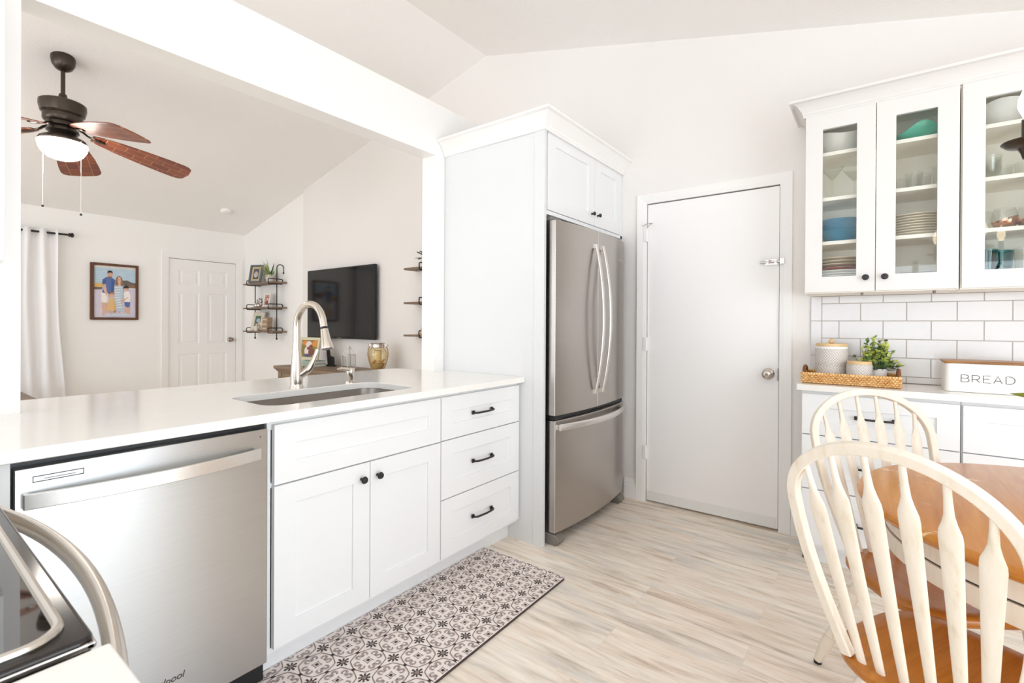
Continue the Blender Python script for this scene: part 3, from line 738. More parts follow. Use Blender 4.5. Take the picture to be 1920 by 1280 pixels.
# ================================================================== range corner (lower left)
rn = thing('kitchen_range', 'black glass and stainless range at the lower left corner with a bowed handle', 'range', (.65, -.45, 0))
RX0, RX1, RYF = .268, 1.030, -.072
MB().box(RX0, RX1, -.80, RYF-.012, .02, .905).build('body', plain('range_side', '#4a4a4c', .35, .5), rn, bevel=.003)
MB().box(RX0+.01, RX1-.01, RYF-.012, RYF+.01, .16, .80).build('oven_door', BLKGL, rn, bevel=.004)
MB().box(RX0, RX1, RYF-.012, RYF, .80, .905).build('control_strip', STEELS, rn, bevel=.003)
MB().prism(rrect(RX0-.001, RX1, -.82, RYF, .012, 4), .905, .9215).build('cooktop_rim', plain('rim_black', '#2a2523', .12, .3, 0), rn, bevel=.004, seg=3)
MB().box(RX0, RX1+.0006, RYF-.008, RYF+.0006, .9105, .917).box(RX1-.006, RX1+.0006, -.8, RYF, .9105, .917).build('edge_trim', CHROME, rn, bevel=.002)
MB().prism(rrect(RX0+.03, RX1-.022, -.78, RYF-.022, .03, 5), .9216, .9228).build('cooktop_glass', BLKGL, rn)
lip = [(x, y, .9235) for x, y in rrect(RX0+.03, RX1-.018, -.785, RYF-.018, .03, 6)]
MB().tube(lip, .0045, 8, closed=True).build('trim_bead', STEELS, rn)
hp = []
for i in range(25):
    t = i/24*2-1; hp.append((.27+.735*i/24, -.050+.044*(1-t*t), .845))
hb = MB().tube(hp, .0155, 14, flat=.010, up=(0, 0, 1))
for x in (.284, .992): hb.box(x-.012, x+.012, RYF-.01, RYF+.026, .832, .858)
hb.build('handle', STEELS, rn)
c2 = thing('range_cabinet', 'white base cabinet with quartz top to the near side of the range', 'cabinet', (1.2, -.45, 0))
MB().box(1.036, 1.36, -.78, -.085, 0, .884).build('carcass', CAB, c2)
MB().box(1.036, 1.375, -.84, -.063, .8845, .914).build('worktop', QUARTZ, c2, bevel=.003)
# wall cabinet on the left post
uc = thing('corner_wall_cabinet', 'white wall cabinet on the left post, cut by the left picture edge', 'cabinet', (-.43, -.35, 1.37))
MB().box(-.602, -.292, -.70, .028, 1.370, 2.25).build('carcass', CAB, uc)
shaker(MB(), FX, -.69, .026, 1.372, 2.248, -.270, .02).build('door', CAB, uc, bevel=.0012, smooth=False)

# ================================================================== right-hand cabinets
# base units
BY = 2.645
def base_unit(x0, x1, label):
    t = thing('base_cabinet', label, 'cabinet', ((x0+x1)/2, 2.83, 0))
    MB().box(x0, x1, BY+.021, 3.008, .10, .883).box(x0, x1, BY+.10, BY+.115, 0, .10).box(x0, x0+.018, BY+.10, 3.008, 0, .10).build('carcass', CAB, t)
    for z0, z1 in ((.667, .868), (.395, .662), (.12, .390)):
        d = shaker(MB(), FNY, x0+.004, x1-.004, z0, z1, -BY, .02, .076, .066).build('drawer', CAB, t, bevel=.0012, smooth=False)
        pull(FNY, (x0+x1)/2, (z0+z1)/2, -BY, .142, d)
    return t
base_unit(1.292, 1.890, 'white shaker drawer cabinet standing right of the plain door, behind the far dining chair')
base_unit(1.892, 2.50, 'white shaker drawer cabinet under the bread box, cut by the right picture edge')
solo(slab_with_hole(rrect(1.268, 2.56, 2.6217, 3.009, .014, 3), None, .8845, .914), 'worktop', QUARTZ, 'short white quartz worktop on the right, carrying the rattan tray and bread box', 'worktop', (1.9, 2.82, .8845), bevel=.003, angle=30)

# wall units with glass doors
UY = 2.693; SH = (1.635, 1.857, 2.085)
def wall_unit(x0, x1, splits, label, knobs):
    t = thing('glass_front_cabinet', label, 'cabinet', ((x0+x1)/2, 2.86, 1.372))
    c = MB().box(x0, x0+.018, UY+.021, 3.008, 1.372, 2.2715).box(x1-.018, x1, UY+.021, 3.008, 1.372, 2.2715).box(x0+.018, x1-.018, UY+.021, 3.008, 1.372, 1.392).box(x0+.018, x1-.018, UY+.021, 3.008, 2.255, 2.2715).box(x0+.018, x1-.018, 2.998, 3.008, 1.392, 2.255)
    c.build('carcass', CABIN, t)
    for z in SH: MB().box(x0+.0185, x1-.0185, UY+.035, 2.9975, z-.018, z).build('shelf', CABIN, t, bevel=.001)
    for i, (a, b) in enumerate(zip(splits[:-1], splits[1:])):
        d = shaker(MB(), FNY, a+.0015, b-.0015, 1.376, 2.270, -UY, .02, .0735, .077, hole=True).build('door', UPC_DIM, t, bevel=.0012, smooth=False)
        MB().box(a+.07, b-.07, UY+.010, UY+.0135, 1.448, 2.198).build('glass_pane', PANE, d)
        if i < len(knobs) and knobs[i] is not None: knob(FNY, knobs[i], 1.441, -UY, d)
    for x in (x0+.24, x1-.08): MB().lathe([(.006, 0), (.006, -.012), (.001, -.013)], 10, (x, UY+.05, 1.372)).build('screw_cap', GREYP, t)
    return t
wall_unit(1.297, 1.8855, (1.2985, 1.5885, 1.8845), 'white wall cabinet with two glass doors, hung left of the chandelier over the rattan tray', (1.551, 1.624))
wall_unit(1.8895, 2.49, (1.891, 2.190, 2.489), 'white glass-front wall cabinet behind the chandelier bulb, cut by the right picture edge', (None, None))
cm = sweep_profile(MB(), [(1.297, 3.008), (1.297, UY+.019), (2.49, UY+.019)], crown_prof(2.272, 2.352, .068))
solo(cm, 'crown_moulding', UPC_DIM, 'white crown moulding running along the top of the glass-front cabinets', 'moulding', (1.9, 2.85, 2.272), angle=25)

# ---- crockery behind the glass
DY = 2.868
def wavy_bowl(r, h, n=40, amp=.022, k=5, ph=0, th=.004):
    out = [(.35*r, 0), (.42*r, .006), (.62*r, .22*h), (.82*r, .55*h), (.97*r, .88*h), (r, h)]
    prof = out+[(r-th, h), (.93*r, .85*h), (.78*r, .52*h), (.55*r, .2*h+.006), (.001, .012)]
    zf = lambda i: max(0, prof[i][1]/h-.3)
    return MB().lathe(prof, n, wave=lambda a, i: amp*math.sin(k*a+ph)*zf(i))
o = wavy_bowl(.117, .105, amp=.016, k=3, ph=2.4).build('serving_bowl', CERAM); tag(o, 'large white wavy-rimmed bowl on the top shelf, behind the leftmost glass door', 'bowl'); o.location = (1.438, DY, SH[2]+.0005)
o = wavy_bowl(.117, .060, amp=.032, k=4, ph=.8).build('serving_bowl', GREENGL); tag(o, 'teal green wavy glass bowl on the top shelf behind the middle glass door', 'bowl'); o.location = (1.745, DY, SH[2]+.0005)
o = wavy_bowl(.125, .100, amp=.016, k=3, ph=1.2).build('serving_bowl', CERAM); tag(o, 'large white wavy bowl on the top shelf behind the chandelier bulb', 'bowl'); o.location = (2.065, DY, SH[2]+.0005)
def martini():
    return MB().lathe([(.036, 0), (.034, .003), (.006, .006), (.0035, .012), (.0035, .108), (.006, .112), (.054, .178), (.0525, .178), (.0045, .115), (.001, .114)], 28)
for x, y, lab in ((1.405, 2.845, 'clear stemmed cocktail glass on the second shelf, the one further from the door split'), (1.497, 2.925, 'clear stemmed cocktail glass on the second shelf, beside the split between the doors')):
    o = martini().build('cocktail_glass', GLASS); tag(o, lab, 'glass', group='stemmed cocktail glasses'); o.location = (x, y, SH[1]+.0005)
ORD = ['bottom', 'second from the bottom', 'third from the bottom', 'fourth from the bottom', 'fifth from the bottom', 'sixth from the bottom', 'seventh from the bottom', 'eighth from the bottom', 'ninth from the bottom', 'third from the top', 'second from the top', 'topmost']
def ordn(i, n): return 'topmost' if i == n-1 else ('lowest' if i == 0 else ORD[i])
bl = MB().lathe([(.045, 0), (.05, .004), (.078, .035), (.098, .062), (.101, .064), (.0985, .066), (.094, .062), (.074, .037), (.045, .008), (.001, .007)], 40)
me0 = None
for i in range(7):
    if me0 is None: o = bl.build('cereal_bowl', BLUE); me0 = o
    else: o = me0.copy(); COL.objects.link(o)
    tag(o, 'blue bowl, %s of the nested stack on the third shelf' % ordn(i, 7), 'bowl', 'nested blue bowls'); o.location = (1.44, DY, SH[0]+.0005+i*.0092)
def plate(r, h, flat=.62): return MB().lathe([(flat*r, 0), (flat*r, .002), (.8*r, h*.35), (r, h), (r, h+.003), (.8*r, h*.35+.0045), (flat*r, .0055), (.001, .0055)], 48)
pl0 = None
zz = 1.3925
for i, (mt, r, h, g) in enumerate([(CREAM, .112, .010, .012)]*6+[(CREAM, .110, .010, .0125), (CREAM, .115, .012, .014), (RED, .113, .011, .019), (CREAM, .114, .012, .016), (CREAM, .117, .012, .0150), (CREAM, .115, .013, .014)]):
    o = plate(r, h).build('dinner_plate', mt)
    tag(o, ('red plate in the mixed stack at the cabinet bottom' if mt is RED else 'cream plate, %s of the mixed stack holding the red plate' % ordn(i, 12)), 'plate', 'mixed plates at the cabinet bottom'); o.location = (1.437, DY, zz); zz += g
t0 = None
for x, y, s, lab in ((1.688, 2.90, .9, 'small clear tumbler on the middle door second shelf, nearest the door split'), (1.735, 2.83, 1.0, 'clear tumbler on the middle door second shelf, in front of the wider tumbler'), (1.77, 2.91, 1.06, 'wide clear tumbler on the middle door second shelf, behind the front one'), (1.832, 2.86, 1.3, 'tall clear tumbler on the middle door second shelf, beside the cabinet end')):
    r = .034 if s < 1.2 else .03; H = .085*s
    o = MB().lathe([(r*.86, 0), (r, H), (r-.002, H), (r*.86-.002, .008), (.001, .008)], 26).build('tumbler', GLASS); tag(o, lab, 'glass', 'clear tumblers on the second shelf'); o.location = (x, y, SH[1]+.0005)
p1 = None
for i in range(8):
    if p1 is None: o = plate(.118, .013).build('dinner_plate', CREAM); p1 = o
    else: o = p1.copy(); COL.objects.link(o)
    tag(o, 'cream dinner plate, %s of the even stack on the third shelf' % ordn(i, 8), 'plate', 'even stack of cream plates'); o.location = (1.745, DY, SH[0]+.0005+i*.0125)
p2 = None
for i in range(6):
    if p2 is None: o = plate(.088, .011).build('side_plate', CERAM); p2 = o
    else: o = p2.copy(); COL.objects.link(o)
    tag(o, 'white side plate, %s of the low stack behind the middle door' % ordn(i, 6), 'plate', 'low stack of white side plates'); o.location = (1.775, DY, 1.3925+i*.0125)
gb = MB().lathe([(.022, 0), (.026, .004), (.040, .026), (.048, .050), (.0465, .051), (.038, .028), (.022, .006), (.001, .006)], 30)
g0 = None
for i in range(5):
    if g0 is None: o = gb.build('glass_bowl', GLASS); g0 = o
    else: o = g0.copy(); COL.objects.link(o)
    tag(o, 'small clear glass bowl, %s of the nested stack behind the right-hand door' % ordn(i, 5), 'bowl', 'nested clear glass bowls'); o.location = (1.985, 2.80, SH[1]+.0005+i*.0130)
for x, y, lab in ((2.045, 2.86, 'ribbed clear glass on the second shelf, right beside the nested bowls'), (2.105, 2.84, 'ribbed clear glass on the second shelf, below the chandelier dish')):
    pr = [(.027, 0)]+[(.030+.0012*(k % 2), .006*k) for k in range(1, 12)]+[(.028, .066), (.026, .008), (.001, .008)]
    o = MB().lathe(pr, 24).build('ribbed_glass', GLASS); tag(o, lab, 'glass', 'ribbed glasses'); o.location = (x, y, SH[1]+.0005)
def stemless(parent_label, x, y, copper):
    r = .044
    pr = [(.024, 0), (.034, .006), (.0435, .030), (.0425, .055), (.034, .088)]
    if copper:
        t = thing('stemless_glass', parent_label, 'glass', (x, y, SH[0]+.0005), 0, 'copper-dipped stemless glasses')
        MB().lathe(pr+[(p[0]-.0016, p[1]) for p in pr[::-1]], 32).build('bowl', GLASS, t, world=False)
        n = 32; vs = []; lv = 6
        top = lambda a: .040+.018*math.cos(a-.6)
        prof = lambda z: (.024+(.0195)*(min(1, z/.030))**.6 if z < .03 else .0435-.0095*((z-.03)/.058)**1.7)+.0008
        for i in range(lv+1):
            for j in range(n):
                a = 2*PI*j/n; z = top(a)*i/lv; rr = prof(z); vs.append((rr*math.cos(a), rr*math.sin(a), z))
        fs = [(i*n+j, i*n+(j+1) % n, (i+1)*n+(j+1) % n, (i+1)*n+j) for i in range(lv) for j in range(n)]+[tuple(range(n))]
        MB().add(vs, fs).build('copper_dip', COPPER, t, world=False)
    else:
        o = MB().lathe(pr+[(p[0]-.0016, p[1]) for p in pr[::-1]], 32).build('stemless_glass', GLASS); o.location = (x, y, SH[0]+.0005); tag(o, parent_label, 'glass')
stemless('plain clear stemless glass on the third shelf, left of the copper-dipped ones', 1.978, 2.85, False)
stemless('clear stemless glass dipped in copper at a slant, fully in view on the third shelf', 2.040, 2.79, True)
stemless('copper-dipped stemless glass cut by the right picture edge on the third shelf', 2.118, 2.80, True)
def tall(x, y, mt, lab, band=False, wr=None):
    t = thing('tall_tumbler', lab, 'glass', (x, y, 1.3925), 0, 'tall tumblers at the cabinet bottom')
    H = .158; r0, r1 = .030, .040
    MB().lathe([(r0, 0), (r1, H), (r1-.002, H), (r0-.002, .01), (.001, .01)], 28).build('body', mt, t, world=False)
    if band:
        vs = []; n = 28
        for zz, da in ((.088, 0), (.098, 0)):
            for j in range(n): a = 2*PI*j/n; rr = r0+(r1-r0)*zz/H+.0006; vs.append((rr*math.cos(a), rr*math.sin(a), zz))
        MB().add(vs, [(j, (j+1) % n, n+(j+1) % n, n+j) for j in range(n)]).build('painted_band', plain('deep_teal', '#2b7f86', .3), t, world=False)
tall(1.985, 2.82, TEALGL, 'tall teal glass tumbler at the cabinet bottom, left of the banded one', False)
tall(2.045, 2.89, TEALGL, 'tall teal glass tumbler with a painted band, between the two others', True)
tall(2.112, 2.83, GLASS, 'tall clear tumbler at the cabinet bottom beside the teal ones')
# ---- things on the short worktop
WT = .9143
tr = thing('rattan_tray', 'rectangular honey-coloured woven rattan tray on the short worktop', 'tray', (1.487, 2.81, WT))
TX0, TX1, TY0, TY1 = 1.288, 1.686, 2.706, 2.93
MB().box(TX0+.006, TX1-.006, TY0+.006, TY1-.006, WT+.001, WT+.008).build('base', WICKER, tr)
w_ = MB()
def woven_wall(mb, a, b, h, thick=.008):
    ax, ay = a; bx_, by = b; L = math.hypot(bx_-ax, by-ay); ux, uy = (bx_-ax)/L, (by-ay)/L
    rows = 5; n = int(L/.009); rr = h/rows/2
    for k in range(rows):
        P = []
        for i in range(n*2+1):
            t = L*i/(2*n); o_ = .0030*math.sin(PI*i/2*1.0+PI*k)
            P.append((ax+ux*t-uy*o_, ay+uy*t+ux*o_, WT+.003+rr+k*rr*2))
        mb.tube(P, rr*1.08, 6)
    for i in range(n+1):
        t = L*i/n; mb.tube([(ax+ux*t, ay+uy*t, WT+.002), (ax+ux*t, ay+uy*t, WT+h+.004)], .0022, 5)
    mb.tube([(ax, ay, WT+h+.004), (bx_, by, WT+h+.004)], .0055, 8)
cs = [(TX0, TY0), (TX1, TY0), (TX1, TY1), (TX0, TY1)]
for i in range(4): woven_wall(w_, cs[i], cs[(i+1) % 4], .046)
w_.build('woven_side', WICKER, tr)
for x in (TX0+.004, TX1-.004):
    P = [(x, 2.818+.06*math.cos(a), WT+.050+.030*math.sin(a)) for a in [PI*k/12 for k in range(13)]]
    MB().tube(P, .008, 8).build('handle', plain('dark_rattan', '#7a4a25', .6, 0, .2, 90), tr)
TB = WT+.0085
def canister(x, y, r, h, lab, knob_, parent_h=0):
    t = thing('canister', lab, 'canister', (x, y, TB))
    pr = [(r*.97, 0), (r, .006), (r, h*.42)]
    if knob_: pr += [(r*1.0, h*.435), (r*.975, h*.44), (r*.975, h*.455), (r, h*.46), (r, h*.49), (r*.975, h*.495), (r*.975, h*.51), (r, h*.515)]
    pr += [(r, h*.93), (r*.985, h*.935), (r*.985, h), (r*.95, h), (r*.95, .01), (.001, .01)]
    MB().lathe(pr, 48).build('jar', CARVED, t, world=False)
    if knob_: MB().lathe([(r*.992, h*.935), (r*.992, h*.999), (r*.955, h*.999)], 40, cap=False).build('rim', CERAM, t, world=False)
    l = MB().lathe([(r*.93, h+.0005), (r*.95, h+.0005), (r*.955, h+.004), (r*.955, h+.012), (r*.94, h+.0145), (.001, h+.0145)], 40).build('lid', BAMBOO, t, world=False)
    if knob_: MB().ball((0, 0, h+.026), .0135, 0, 14).build('lid_knob', BAMBOO, l, world=False)
canister(1.405, 2.858, .0735, .178, 'tall carved white canister with a wooden knobbed lid in the rattan tray', True)
canister(1.527, 2.785, .0545, .094, 'short carved white canister with a flat wooden lid in the rattan tray', False)
pp = thing('potted_plant', 'small bushy lime green plant in a plain white pot in the rattan tray', 'plant', (1.597, 2.868, TB))
MB().lathe([(.034, 0), (.037, .003), (.043, .072), (.0405, .072), (.036, .058), (.001, .058)], 32).build('pot', plain('white_pot', '#f3f2f1', .5), pp, world=False)
fo = MB(); st_ = MB()
for k in range(60):
    a = random.uniform(0, 2*PI); el = random.uniform(.05, 1.5); L = random.uniform(.06, .125)
    d = Vector((math.cos(a)*math.cos(el), math.sin(a)*math.cos(el), math.sin(el))); base = Vector((.012*math.cos(a), .012*math.sin(a), .06))
    tip = base+d*L*Vector((.80, .80, 1.05)).length/1.55
    tip = base+Vector((d.x*.66, d.y*.66, d.z*1.2+.1))*L
    st_.tube([base, base+d*L*.5, tip], .0012, 5)
    for q in range(9):
        p = base.lerp(tip, random.uniform(.45, 1.06)); b = random.uniform(0, 2*PI); dd = (d+Vector((math.cos(b), math.sin(b), random.uniform(-.2, .8)))).normalized()
        leaf(fo, p, dd, random.uniform(.017, .026), random.uniform(.0075, .0115), droop=.15, m=(0 if p.z > .085 and random.random() < .62 else (1 if random.random() < .5 else 2)), n=3)
fo.build('foliage', [LEAFY, LEAF, LEAFD], pp, world=False, angle=60, flip=False); st_.build('stem', LEAFD, pp, world=False)
# bread box
bb = thing('bread_box', 'white metal bread box lettered BREAD with a dark wooden lid, on the short worktop', 'bread box', (2.01, 2.845, WT))
BX0, BX1, BY0, BY1 = 1.845, 2.175, 2.752, 2.925
MB().prism(rrect(BX0, BX1, BY0, BY1, .022, 7), WT+.0005, WT+.128).build('box', plain('enamel', '#f1efec', .35, 0, .01), bb, bevel=.003)
MB().prism(rrect(BX0-.006, BX1+.006, BY0-.005, BY1+.005, .022, 6), WT+.1285, WT+.139).build('lid', BREADW, bb, bevel=.004)
def stroke_text(mb, glyphs, x, z, h, w, gap, y, r=.0014):
    for g in glyphs:
        for path in g: mb.tube([(x+px*w, y, z+pz*h) for px, pz in path], r, 6, up=(0, 1, 0))
        x += w+gap
arc = lambda cx, cz, rx, rz, a0, a1, n=10: [(cx+rx*math.cos(math.radians(a0+(a1-a0)*i/n)), cz+rz*math.sin(math.radians(a0+(a1-a0)*i/n))) for i in range(n+1)]
GB = [[(0, 0), (0, 1)], [(0, 1), (.55, 1)]+arc(.55, .77, .33, .23, 90, -90)+[(0, .54)], [(.55, .54)]+arc(.6, .27, .36, .27, 90, -90)+[(0, 0)]]
GR = [[(0, 0), (0, 1)], [(0, 1), (.5, 1)]+arc(.5, .7, .38, .3, 90, -90)+[(0, .4)], [(.5, .4), (.9, 0)]]
GE = [[(.85, 1), (0, 1), (0, 0), (.85, 0)], [(0, .52), (.7, .52)]]
GA = [[(-.12, 0), (.36, 1), (.84, 0)], [(.07, .34), (.65, .34)]]
GD = [[(-.04, 0), (-.04, 1), (.4, 1)]+arc(.4, .5, .55, .5, 90, -90, 14)+[(-.04, 0)]]
tx = MB(); stroke_text(tx, [GB, GR, GE, GA, GD], 1.8995, WT+.0465, .031, .0275, .0085, BY0-.0006)
tx.build('lettering', plain('letter_grey', '#5a5654', .6), bb)

# ================================================================== dining set
TC = (2.084, 1.579)
tb_ = thing('dining_table', 'round honey oak dining table with a cream apron and pedestal', 'table', (TC[0], TC[1], 0))
def noise_scratch():
    a = NT('oak_tabletop'); a.set(None, .2)
    nz = a.n('TexNoise', i_Scale=2.2, i_Detail=6.0, i_Roughness=.65, i_Distortion=.6); a.l(a.coord((16, 1.3, 14), (0, 0, math.radians(35))), nz.inputs['Vector'])
    c = a.ramp(nz.outputs[0], [(.12, lin('#8f5317')), (.32, lin('#b06a1f')), (.7, lin('#c98532'))])
    sp = a.n('TexNoise', i_Scale=9.0, i_Detail=8.0, i_Roughness=.75); a.l(a.coord((1, 2.4, 1), (0, 0, .5)), sp.inputs['Vector'])
    bg = a.n('TexNoise', i_Scale=4.0, i_Detail=1.0); a.l(a.coord((1, 1, 1), (0, 0, 0), (3.1, 1.7, 0)), bg.inputs['Vector'])
    ml = a.n('Math', operation='MULTIPLY'); a.l(sp.outputs[0], ml.inputs[0]); a.l(bg.outputs[0], ml.inputs[1])
    mk = a.ramp(ml.outputs[0], [(.355, (0, 0, 0, 1)), (.385, (1, 1, 1, 1))])
    mx = a.n('MixRGB'); a.l(mk, mx.inputs[0]); a.l(c, mx.inputs[1]); mx.inputs[2].default_value = lin('#ecd09a'); a.l(mx.outputs[0], a.b.inputs['Base Color'])
    return a.m
R_ = .5317
MB().lathe([(.001, .714), (R_-.03, .714), (R_-.012, .716), (R_-.006, .722), (R_-.001, .728), (R_, .734), (R_-.003, .740), (R_-.010, .745), (R_-.014, .7455), (.001, .7455)], 96, (TC[0], TC[1], 0)).build('tabletop', noise_scratch(), tb_, angle=50)
ap = MB().lathe([(R_-.065, .655), (R_-.065, .713), (R_-.085, .713), (R_-.085, .655), (R_-.065, .655)], 80, (TC[0], TC[1], 0), cap=False).lathe([(R_-.062, .605), (R_-.060, .610), (R_-.062, .6500), (R_-.085, .6500), (R_-.085, .605), (R_-.062, .605)], 80, (TC[0], TC[1], 0), cap=False)
apo = ap.build('apron', ANTIQ, tb_); MB().lathe([(R_-.068, .6505), (R_-.068, .6545), (R_-.083, .6545), (R_-.083, .6505), (R_-.068, .6505)], 80, (TC[0], TC[1], 0), cap=False).build('apron_slot', DGREY, apo)
MB().lathe([(.16, .70), (.16, .713), (.10, .70)], 24, (TC[0], TC[1], 0)).lathe([(.085, .14), (.09, .18), (.075, .24), (.06, .30), (.085, .36), (.095, .42), (.07, .50), (.055, .54), (.08, .60), (.11, .66), (.16, .7)], 36, (TC[0], TC[1], 0)).build('pedestal', ANTIQ, tb_)
for k in range(4):
    a = PI/4+k*PI/2-.35; c, s = math.cos(a), math.sin(a)
    MB().tube([(TC[0]+c*r, TC[1]+s*r, z) for r, z in ((.04, .22), (.12, .19), (.24, .10), (.36, .038), (.40, .030))], [.05, .045, .037, .03, .025], 12, flat=[.035, .034, .032, .03, .028]).build('leg', ANTIQ, tb_)

# windsor chair, local frame: +y forward, back foot of the bow at y = 0
CH = dict(H=.554, w=.218, s1=.382, wb=.140, p=2.006, tilt=.267, z=.44)
def bow_pt(h, s): return (h, -math.sin(CH['tilt'])*s, CH['z']+math.cos(CH['tilt'])*s)
def bow_curve():
    L = []
    for i in range(9):
        k = i/8; L.append((-(CH['wb']+(CH['w']-.012-CH['wb'])*math.sin(k*PI/2)), CH['s1']*k))
    for i in range(1, 17):
        a = PI/2*i/16; L.append((-(CH['w']-.012)*math.cos(a), CH['s1']+(CH['H']-.013-CH['s1'])*math.sin(a)))
    return L+[(-h, s) for h, s in L[-2::-1]]
def make_chair(label):
    t = thing('windsor_chair', label, 'chair')
    # seat: saddle-shaped slab with rounded edge
    out = []
    for k in range(64):
        a = 2*PI*k/64; c, s = math.cos(a), math.sin(a); e = 2/3.2
        wx = .212+.012*s if s > 0 else .212-.018*(-s); x = math.copysign(abs(c)**e, c)*wx; y = .178+math.copysign(abs(s)**e, s)*.208; out.append((x, y))
    rings = [(.90, .405), (.97, .409), (1.0, .417), (1.0, .428), (.985, .436), (.95, .4395), (.80, .436), (.55, .431), (.25, .430), (.001, .4305)]
    n = 64; vs = []
    for sc, z in rings: vs += [(x*sc, .178+(y-.178)*sc, z) for x, y in out]
    MB().add(vs, [(i*n+j, i*n+(j+1) % n, (i+1)*n+(j+1) % n, (i+1)*n+j) for i in range(len(rings)-1) for j in range(n)]+[tuple(range(n))]).build('seat', OAKY, t, world=False, angle=60)
    cv = [bow_pt(h, s) for h, s in bow_curve()]
    nrm = Vector((0, -math.cos(CH['tilt']), -math.sin(CH['tilt'])))
    # square-section bent bow
    P = [Vector(p) for p in cv]; k = len(P); vs = []
    for i in range(k):
        T = (P[min(i+1, k-1)]-P[max(i-1, 0)]).normalized(); B = T.cross(nrm).normalized()
        for a, b in ((-1, -1), (1, -1), (1, 1), (-1, 1)): vs.append(P[i]+B*(.0125*a)+nrm*(.0105*b))
    MB().add(vs, [(i*4+j, i*4+(j+1) % 4, i*4+4+(j+1) % 4, i*4+4+j) for i in range(k-1) for j in range(4)]+[(0, 1, 2, 3), ((k-1)*4, (k-1)*4+1, (k-1)*4+2, (k-1)*4+3)]).build('bow', ANTIQ, t, bevel=.004, seg=3, world=False, angle=60)
    for sgn in (-1, 1):
        for b0, t0 in ((.025, .034), (.072, .102), (.110, .163)):
            ht = CH['s1']+(CH['H']-.02-CH['s1'])*math.sqrt(max(0, 1-(t0/(CH['w']-.01))**2))
            P = []; ws = []; fl = []
            for q, wq, fq in ((0, .0085, .007), (.03, .0095, .0065), (.25, .0125, .006), (.5, .0155, .006), (.70, .0185, .006), (.775, .0195, .006), (.80, .0185, .006), (.835, .0125, .006), (.865, .0085, .0065), (.92, .0068, .0062), (1, .0062, .006)):
                h = b0+(t0-b0)*q; s = -.012+(ht+.012)*q; P.append(bow_pt(sgn*h, s)); ws.append(wq); fl.append(fq)
            MB().tube(P, ws, 12, flat=fl, up=(1, 0, 0)).build('spindle', ANTIQ, t, world=False, angle=60)
    feet = {}
    for sx in (-1, 1):
        for y0, y1, x0, x1 in ((.06, -.075, .125, .205), (.30, .365, .135, .20)):
            a = Vector((sx*x0, y0, .412)); b = Vector((sx*x1, y1, .012)); prof = [(0, .011), (.12, .014), (.2, .017), (.24, .0195), (.26, .014), (.28, .0195), (.45, .0205), (.62, .0175), (.70, .0155), (.715, .020), (.735, .0155), (.75, .0195), (.85, .019), (.97, .0135), (1, .013)]
            lg = MB().tube([a.lerp(b, q) for q, _ in prof], [r for _, r in prof], 14).build('leg', ANTIQ, t, world=False, angle=60)
            MB().tube([b, b-Vector((0, 0, .0115))], .0125, 12).build('foot_cap', BLACK, lg, world=False)
            feet[(sx, y0)] = (a, b)
    for sx in (-1, 1):
        p = feet[(sx, .06)][0].lerp(feet[(sx, .06)][1], .62); q = feet[(sx, .30)][0].lerp(feet[(sx, .30)][1], .62)
        MB().tube([p, p.lerp(q, .3), p.lerp(q, .5), p.lerp(q, .7), q], [.008, .012, .015, .012, .008], 12).build('stretcher', ANTIQ, t, world=False)
        feet[sx] = p.lerp(q, .5)
    MB().tube([feet[-1], feet[-1].lerp(feet[1], .5), feet[1]], [.008, .014, .008], 12).build('stretcher', ANTIQ, t, world=False)
    return t
chair = make_chair('cream spindle-back chair with oak seat, nearest in front of the round table')
chair.location = (1.672, 1.118, 0); chair.rotation_euler = (0, 0, math.radians(-28.3))
dup(chair, (1.645, 1.91, 0), math.radians(215), 'cream spindle-back chair with oak seat, between the table and the drawer cabinets')

# chandelier over the table
cx, cy = 2.055, 1.60
chn = thing('chandelier', 'dark bronze candle chandelier at the right picture edge with a glowing bulb', 'chandelier', (cx, cy, 1.60))
MB().lathe([(.001, 1.50), (.018, 1.51), (.03, 1.545), (.018, 1.58), (.012, 1.66), (.022, 1.72), (.03, 1.78), (.012, 1.84), (.008, 1.86)], 24, (cx, cy, 0)).build('column', BRONZE, chn)
zt = EAVE(cx)
MB().tube([(cx, cy, 1.86), (cx, cy, zt-.03)], .006, 10).build('rod', BRONZE, chn)
MB().lathe([(.06, zt-.002), (.058, zt-.02), (.02, zt-.035), (.006, zt-.04)], 24, (cx, cy, 0)).build('canopy', BRONZE, chn)
for k in range(3):
    a = math.atan2(1.535-cy, 1.895-cx)+2*PI*k/3; c, s = math.cos(a), math.sin(a); rr = math.hypot(1.535-cy, 1.895-cx)
    P = [(cx+c*rr*t_, cy+s*rr*t_, z) for t_, z in ((.06, 1.575), (.3, 1.535), (.6, 1.530), (.85, 1.555), (.97, 1.595), (1, 1.640))]
    arm = MB().tube(P, .0075, 10).build('arm', BRONZE, chn)
    ax, ay = cx+c*rr, cy+s*rr
    MB().lathe([(.010, 1.625), (.014, 1.640), (.02, 1.652), (.040, 1.657), (.050, 1.667), (.049, 1.669), (.039, 1.661), (.012, 1.660), (.001, 1.660)], 28, (ax, ay, 0)).build('drip_dish', BRONZE, arm)
    MB().lathe([(.0125, 1.660), (.0125, 1.722), (.010, 1.724), (.001, 1.724)], 20, (ax, ay, 0)).build('candle_sleeve', BRONZE, arm)
    MB().lathe([(.008, 1.7245), (.012, 1.735), (.0195, 1.755), (.0185, 1.775), (.010, 1.797), (.004, 1.815), (.001, 1.822)], 20, (ax, ay, 0)).build('bulb', BULB, arm)
